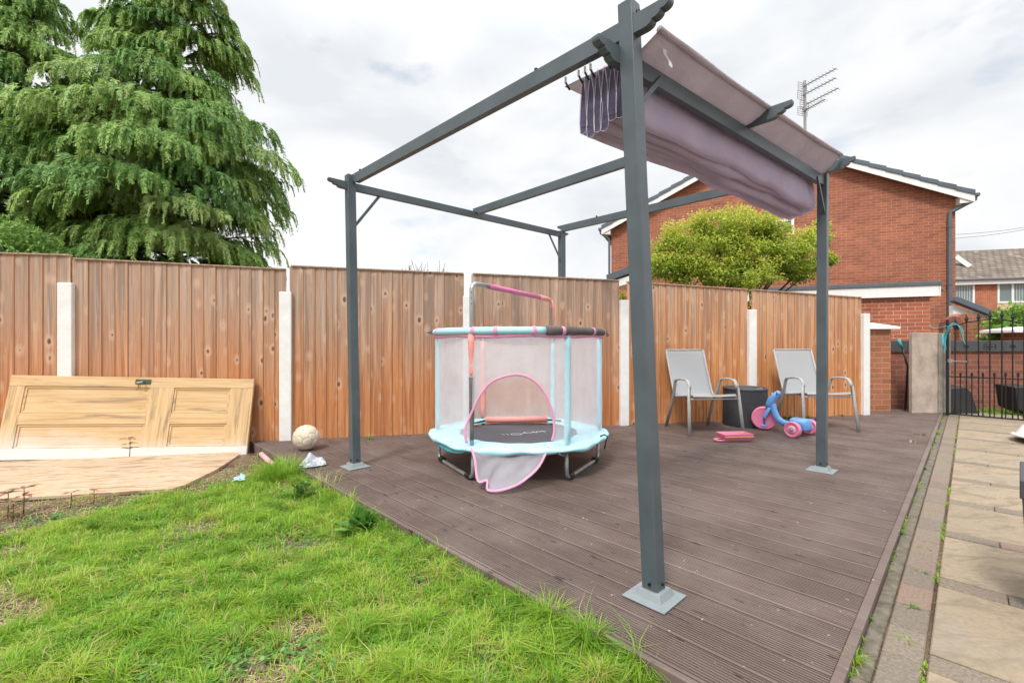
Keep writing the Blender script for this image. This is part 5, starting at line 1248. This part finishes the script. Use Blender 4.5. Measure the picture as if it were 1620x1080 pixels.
# ------------------------------------------------------------------ grass
def blades(C, H, Wd, az, lean, rnd, name, label=None, mat=None, kind='stuff', cat=None, parent=None, loc=(0, 0, 0), group=None):
    n_ = len(C); dx = np.stack([np.cos(az), np.sin(az), np.zeros(n_)], 1); sx = np.stack([-np.sin(az), np.cos(az), np.zeros(n_)], 1)
    z = np.array([0, 0, 1.]); H_ = H[:, None]; L_ = lean[:, None]; W_ = Wd[:, None]
    P0 = C; P1 = C+z*H_*.55+dx*H_*L_*.22; P2 = C+z*H_*(.95-.35*L_)+dx*H_*L_*.85
    V_ = np.stack([P0-sx*W_*.5, P0+sx*W_*.5, P1+sx*W_*.45, P1-sx*W_*.45, P2+sx*W_*.08, P2-sx*W_*.08], 1).reshape(-1, 3)
    i0 = np.arange(n_)*6; F_ = np.concatenate([np.stack([i0, i0+1, i0+2, i0+3], 1), np.stack([i0+3, i0+2, i0+4, i0+5], 1)])
    o = np_mesh(name, V_, F_, np.concatenate([rnd, rnd]), mat or M['grass'], parent, loc)
    if label: o['label'] = label
    if cat: o['category'] = cat
    if kind: o['kind'] = kind
    if group: o['group'] = group
    return o
def vnoise(x, y, s, seed=0.): return np.array([noise.noise(Vector((a*s, b*s, seed))) for a, b in zip(x, y)])
nEA = np.array([EA.y, -EA.x])
def sample(n_, seed):
    rg_ = np.random.default_rng(seed)
    y = 1.38*np.exp(rg_.random(n_)*math.log(4.5/1.38)); x = rg_.uniform(-1.17, .45, n_)*y
    d = -((x-O.x)*nEA[0]+(y-O.y)*nEA[1]); return x, y, d, rg_
x, y, d, rg_ = sample(430000, 21)
k = (d > .012) & (y < fenceY(x)-.03); x, y, d = x[k], y[k], d[k]
bare = vnoise(x, y, 1.9, 1.)+.5*vnoise(x, y, 6., 2.)
soil = (x+2.77)-(y-2.46)*.56-.12*vnoise(x, y, 3., 5.)             # <0 : soil strip near the board
soil2 = np.where((y > 4.0) | ((x < -2.0) & (y > 3.75)), -1., 1.)    # corner by the deck
dens = np.clip(.92-2.2*np.clip(bare-.06, 0, 1), .04, 1)
dens = np.where(soil < 0, .04+.6*np.clip(vnoise(x, y, 4., 8.), 0, 1), dens); dens = np.where((soil2 < 0) & (d > .25), .06, dens)
onboard = (y > 2.56+.2295*(x+5.4)+.02) & (x < -2.42)
dens = np.where(onboard, 0, dens)
edge = np.clip(1-d/.14, 0, 1); dens = np.maximum(dens, np.where(y < 3.9, np.where(edge > 0, .97, 0), 0))
k = rg_.random(len(x)) < dens; x, y, d, bare, soil, edge = [q[k] for q in (x, y, d, bare, soil, edge)]
n_ = len(x); cl = vnoise(x, y, 7., 11.); cl2 = vnoise(x, y, 2.4, 14.)
# blades grow in tussocks and radiate from their middle
cell = .075; gi, gj = np.floor(x/cell), np.floor(y/cell)
def hsh(a, b, k): q = np.sin(a*127.1+b*311.7+k*74.7)*43758.5453; return q-np.floor(q)
best = np.full(n_, 9.); cx_ = np.zeros(n_); cy_ = np.zeros(n_); hc = np.zeros(n_); tcx = np.zeros(n_)
for a in (-1, 0, 1):
    for b in (-1, 0, 1):
        qx, qy = (gi+a+hsh(gi+a, gj+b, 1))*cell, (gj+b+hsh(gi+a, gj+b, 2))*cell; dd = np.hypot(x-qx, y-qy); k = dd < best
        best = np.where(k, dd, best); cx_ = np.where(k, qx, cx_); cy_ = np.where(k, qy, cy_); hc = np.where(k, hsh(gi+a, gj+b, 3), hc); tcx = np.where(k, hsh(gi+a, gj+b, 4), tcx)
az = np.arctan2(y-cy_, x-cx_)+rg_.normal(size=n_)*1.15; x2, y2 = lerp(x, cx_, .22), lerp(y, cy_, .22)
hgt = (.033+.040*hc**2+.022*np.clip(cl2+.2, 0, 1))*(.5+.85*rg_.random(n_)); hgt = hgt*(1+.45*edge*(.3+.8*np.clip(cl+.5, 0, 1))*(y < 3.95)); hgt = np.where(soil < 0, hgt*.6, hgt)
long_ = rg_.random(n_) < .03; hgt = np.where(long_, hgt*1.7, hgt)
rn = np.clip(.53+.20*cl2+.42*(tcx-.5)+.12*rg_.normal(size=n_)-.10*edge+.12*np.clip(bare+.1, 0, 1), 0, .86)
dead = rg_.random(n_) < (.07+.30*np.clip(bare+.05, 0, 1)+.10*(tcx > .9)+.5*(soil < 0)); rn = np.where(dead, rg_.uniform(.88, 1, n_), rn)
zz = np.array([gz(a, b) for a, b in zip(x2, y2)])-.003
blades(np.stack([x2, y2, zz], 1), hgt, .0020+.0022*rg_.random(n_), az, rg_.uniform(.2, 1.5, n_), rn, 'grass', 'rough green lawn with long tufts along the deck edge', cat='grass', loc=(-1.5, 2.5, 0))
# clover and small round leaves low in the sward
x, y, d, rg_ = sample(26000, 31); k = (d > .03) & (y < 3.9) & (vnoise(x, y, 3., 22.) > .02) & ((x+2.77)-(y-2.46)*.56 > -.25); x, y = x[k], y[k]; n_ = len(x)
C_ = np.stack([x, y, np.array([gz(a, b) for a, b in zip(x, y)])+.012+.022*rg_.random(n_)], 1); D_ = unit(rg_.normal(size=(n_, 3))*np.array([1, 1, .3])); S_ = unit(np.cross(D_, np.array([0, 0, 1.])+rg_.normal(size=(n_, 3))*.3))
V_, F_ = rhombs(C_, D_, S_, .012+.014*rg_.random(n_), .009+.011*rg_.random(n_)); o = np_mesh('clover', V_, F_, rg_.uniform(0, .9, n_), M['weed'], None, (-1.5, 2.5, 0)); tag(o, 'clover and small round weeds mixed into the lawn', 'clover', kind='stuff')
# dead thatch and stalks on the bare soil
x, y, d, rg_ = sample(60000, 41); k = (d > .02) & (y < fenceY(x)-.1) & (((x+2.77)-(y-2.46)*.56 < .05) | (vnoise(x, y, 1.9, 1.)+.5*vnoise(x, y, 6., 2.) > .12)) & ~((y > 2.56+.2295*(x+5.4)+.02) & (x < -2.42)); x, y = x[k], y[k]; n_ = len(x)
C_ = np.stack([x, y, np.array([gz(a, b) for a, b in zip(x, y)])+.002+.006*rg_.random(n_)], 1); D_ = unit(rg_.normal(size=(n_, 3))*np.array([1, 1, .12])); S_ = unit(np.cross(D_, np.array([0, 0, 1.])+rg_.normal(size=(n_, 3))*.3))
V_, F_ = rhombs(C_, D_, S_, .02+.05*rg_.random(n_), np.full(n_, .0035)); o = np_mesh('thatch', V_, F_, rg_.uniform(0, 1, n_), M['straw'], None, (-1.5, 2.5, 0)); tag(o, 'dry straw and dead grass on the bare soil', 'straw', kind='stuff')
print('grass blades', n_, 'conifer', n1_, n2_)

def tuft(name, label, cat, c, n_, h, spread, seed, mat=None, group=None, wdt=.004, lo=.3, hi=.7):
    rg2 = np.random.default_rng(seed); a = rg2.uniform(-PI, PI, n_); r_ = spread*rg2.random(n_)**.7
    C_ = np.stack([c[0]+r_*np.cos(a), c[1]+r_*np.sin(a), np.full(n_, c[2])], 1)
    return blades(C_, h*(.5+.7*rg2.random(n_)), np.full(n_, wdt), a+rg2.normal(size=n_)*.5, rg2.uniform(.3, 1.2, n_), rg2.uniform(lo, hi, n_), name, label, mat, None, cat, None, tuple(c), group)
tuft('grass_tuft', 'tall lush grass tuft spilling over the deck corner below the ball', 'grass tuft', (-1.80, 3.58, .04), 520, .19, .16, 1)
tuft('grass_tuft', 'thin wispy grass tuft beside the base of the left pergola post', 'grass tuft', (-1.33, 3.16, .05), 90, .20, .12, 2, wdt=.0025, lo=.7, hi=.95)
wl = [((1352, 1045), 'under the deck edge at the bottom of the picture', 60, .05), ((1366, 975), 'second from the bottom along the mossy kerb', 45, .035), ((1386, 908), 'beside the deck edge level with the near post base', 40, .035), ((1404, 866), 'on the mossy kerb below the middle of the path', 40, .04),
      ((1420, 843), 'on the mossy kerb at the middle of the path', 40, .04), ((1461, 741), 'on the kerb level with the right post base', 45, .04), ((1482, 686), 'near the far end of the deck edge', 60, .05), ((1475, 700), 'second from the far end of the deck edge', 50, .04),
      ((1443, 960), 'in the paving joint near the bottom slab', 35, .025), ((1433, 1015), 'lowest in the paving joint', 30, .025), ((1457, 905), 'in the paving joint beside the third slab', 30, .02), ((1463, 868), 'in the paving joint beside a red block', 30, .02), ((1475, 815), 'in the upper part of the paving joint', 30, .02), ((1572, 787), 'in a joint across the middle of the slabs', 60, .02)]
for i, ((px, py), lb, n_, h) in enumerate(wl):
    c = G(px, py, ZP-.003); s_ = .02 if i != 13 else .05
    tuft('weed_tuft', 'small green weed '+lb, 'weed', (c.x, c.y, ZP-.012), n_, h*1.0, s_, 30+i, M['weed'] if i % 3 else M['grass'], 'weeds in the paving joints', .006 if i % 3 else .0035, .3, .9)
moss = MB()
rgm = random.Random(3)
x_ = []; 
for q in range(2600):
    v_ = rgm.uniform(-.2, 7.3); 
    if noise.noise(Vector((v_*3.2, 0, 4))) < .08: continue
    c = pat(rgm.gauss(.0, .007) if rgm.random() < .6 else rgm.gauss(.157, .004), v_, ZP-.004); x_.append((c.x, c.y, c.z))
x_ = np.array(x_); n_ = len(x_); rg3 = np.random.default_rng(5)
blades(x_, .008+.018*rg3.random(n_), np.full(n_, .004), rg3.uniform(-PI, PI, n_), rg3.uniform(.3, 1.2, n_), rg3.uniform(.2, .85, n_), 'moss', 'moss and fine weeds along the deck edge and paving joint', cat='moss', loc=(2, 2, .1))

def broadleaf(label, c, n_, size, seed, mat='weed', group=None, name='broad_leaf_weed', up=.5, cat='weed'):
    rr = random.Random(seed); m_ = MB()
    for k in range(n_):
        az = rr.uniform(-PI, PI); el = rr.uniform(.25, 1.2)*up*1.6; ln = size*rr.uniform(.6, 1.15); wd_ = ln*rr.uniform(.34, .46); rnd = rr.random()
        dv = Vector((math.cos(az), math.sin(az), 0)); sv_ = Vector((-math.sin(az), math.cos(az), 0)); b0 = Vector(c)+dv*rr.uniform(0, size*.25); curl = rr.uniform(.3, 1.0)
        def f(i, j, dv=dv, sv_=sv_, b0=b0, ln=ln, wd_=wd_, el=el, curl=curl, k=k):
            w_ = wd_*math.sin(PI*min(1, .08+.92*i))**.75*(j-.5); zz_ = ln*(math.sin(el)*i-curl*.45*i*i)+abs(j-.5)*wd_*.25+.004*math.sin(i*16+k)*(abs(j-.5)*2)
            return b0+dv*ln*math.cos(el)*i+sv_*w_+Vector((0, 0, max(.004, zz_)))
        m_.grid(f, 6, 4, rnd)
    return tag(m_.build(name, M[mat], loc=tuple(c), smooth=True, fixn=False), label, cat, group)
c = G(572, 838, .05); broadleaf('large broad leaved weed growing at the middle of the lawn edge of the deck', (c.x, c.y, gz(c.x, c.y)), 60, .16, 3, up=1.25, group='broad leaved weeds')
c = G(478, 786, .05); broadleaf('broad leaved weed below the plastic bag, near the deck corner', (c.x, c.y, gz(c.x, c.y)), 46, .135, 4, up=1.1, group='broad leaved weeds')
c = G(437, 689, .12); broadleaf('small leafy weed at the foot of the white post left of the ball', (c.x, c.y-.04, .1), 16, .05, 5, group='broad leaved weeds')
c = G(60, 1040, .05); broadleaf('low broad leaved weed in the bottom left corner of the lawn', (c.x, c.y, gz(c.x, c.y)), 20, .09, 6, group='broad leaved weeds', up=.3)
c = G(585, 694, .12); tuft('grass_tuft', 'tiny grass tuft growing at the fence foot behind the left pergola post', 'grass tuft', (c.x, c.y-.02, DZ), 30, .07, .03, 55)
for (px, py, lb, s_) in ((1245, 660, 'weeds at the fence foot behind the toy tricycle', .07), (1275, 661, 'weeds at the fence foot left of the right pergola post', .06), (1330, 657, 'weeds at the fence foot below the right chair arm', .04)):
    k = (px-810)/F; Y = 5.175/(1-.2295*k)-.05; broadleaf('low green '+lb, (k*Y, Y, DZ), 16, s_, px, group='weeds at the fence foot')

c = G(1456, 688, DZ); tuft('weed_tuft', 'reddish sprig of weed growing between the deck boards near the gate', 'weed', (c.x, c.y, DZ-.005), 26, .06, .05, 91, M['seedling'], None, .006, .3, 1.)
c = G(1441, 700, DZ); tuft('weed_tuft', 'small brownish weed between the deck boards in front of the reddish sprig', 'weed', (c.x, c.y, DZ-.005), 16, .04, .04, 92, M['straw'], None, .004, .2, 1.)
def seedling(label, c, h, seed):
    rr = random.Random(seed); t = thing('seedling', label, 'seedling', tuple(c), group='red brown seedlings by the board')
    m_ = MB(); m_.tube([c, Vector(c)+Vector((.005, 0, h*.5)), Vector(c)+Vector((0, .004, h))], [.004, .003, .002], 5); m_.build('stem', M['seedling'], t, smooth=True)
    m_ = MB()
    for lev in (.45, .72, 1.0):
        for k in range(7 if lev > .9 else 5):
            az = rr.uniform(-PI, PI); dv = Vector((math.cos(az), math.sin(az), 0)); sv_ = Vector((-math.sin(az), math.cos(az), 0)); ln = h*rr.uniform(.35, .6); b0 = Vector(c)+Vector((0, 0, h*lev)); rnd = rr.uniform(.3, 1) if lev > .6 else rr.uniform(0, .6)
            m_.grid(lambda i, j: b0+dv*ln*i+sv_*ln*.36*(j-.5)*math.sin(PI*min(1, .1+.9*i))+Vector((0, 0, ln*(.5*i-.45*i*i))), 4, 2, rnd)
    m_.build('leaves', M['seedling'], t, smooth=True, fixn=False)
for (px, py, h, lb) in ((12, 806, .15, 'red brown seedling clump at the left picture edge by the board'), (37, 800, .16, 'tall red brown seedling at the left end of the board edge'), (20, 812, .11, 'short seedling at the front of the clump at the left picture edge'), (112, 793, .10, 'reddish seedling at the middle of the board edge'), (148, 789, .10, 'reddish seedling right of the middle of the board edge')):
    c = G(px, py, .085); seedling(lb, Vector((c.x, c.y, gz(c.x, c.y))), h, px)
c = Vector((-3.0, 3.95, .118)); seedling('spindly seedling in front of the middle of the old door', G(205, 722, .12), .15, 77)
for (px, py) in ((165, 800), (240, 785), (90, 812), (30, 850), (200, 805)):
    c = G(px, py, .06); broadleaf('low green weed on the bare soil %s' % {165: 'under the two reddish seedlings', 240: 'near the right end of the board', 90: 'left of the reddish seedlings', 30: 'at the left picture edge', 200: 'just below the board edge'}[px], (c.x, c.y, gz(c.x, c.y)), 12, .05, px, up=.35, group='weeds on the bare soil')
c = G(18, 845, .06)
# grass strip beyond the gate
rg4 = np.random.default_rng(8); n_ = 5000; x = rg4.uniform(6.0, 8.6, n_); y = rg4.uniform(6.35, 6.93, n_); k = (vnoise(x, y, 2.5, 3.) > -.25); x, y = x[k], y[k]; n_ = len(x)
blades(np.stack([x, y, np.full(n_, -.02)], 1), .06+.12*rg4.random(n_)*(1+np.clip(vnoise(x, y, 1.5, 9.), 0, 1)), np.full(n_, .008), rg4.uniform(-PI, PI, n_), rg4.uniform(.1, .8, n_), rg4.uniform(.15, .8, n_), 'grass', 'rough grass strip between the iron gate and the low wall', cat='grass', loc=(7, 6.6, 0))
m_ = MB(); m_.box((8.5, 7.0, -.03), (8, 1.6, .04)); 

sc.render.engine = 'CYCLES'
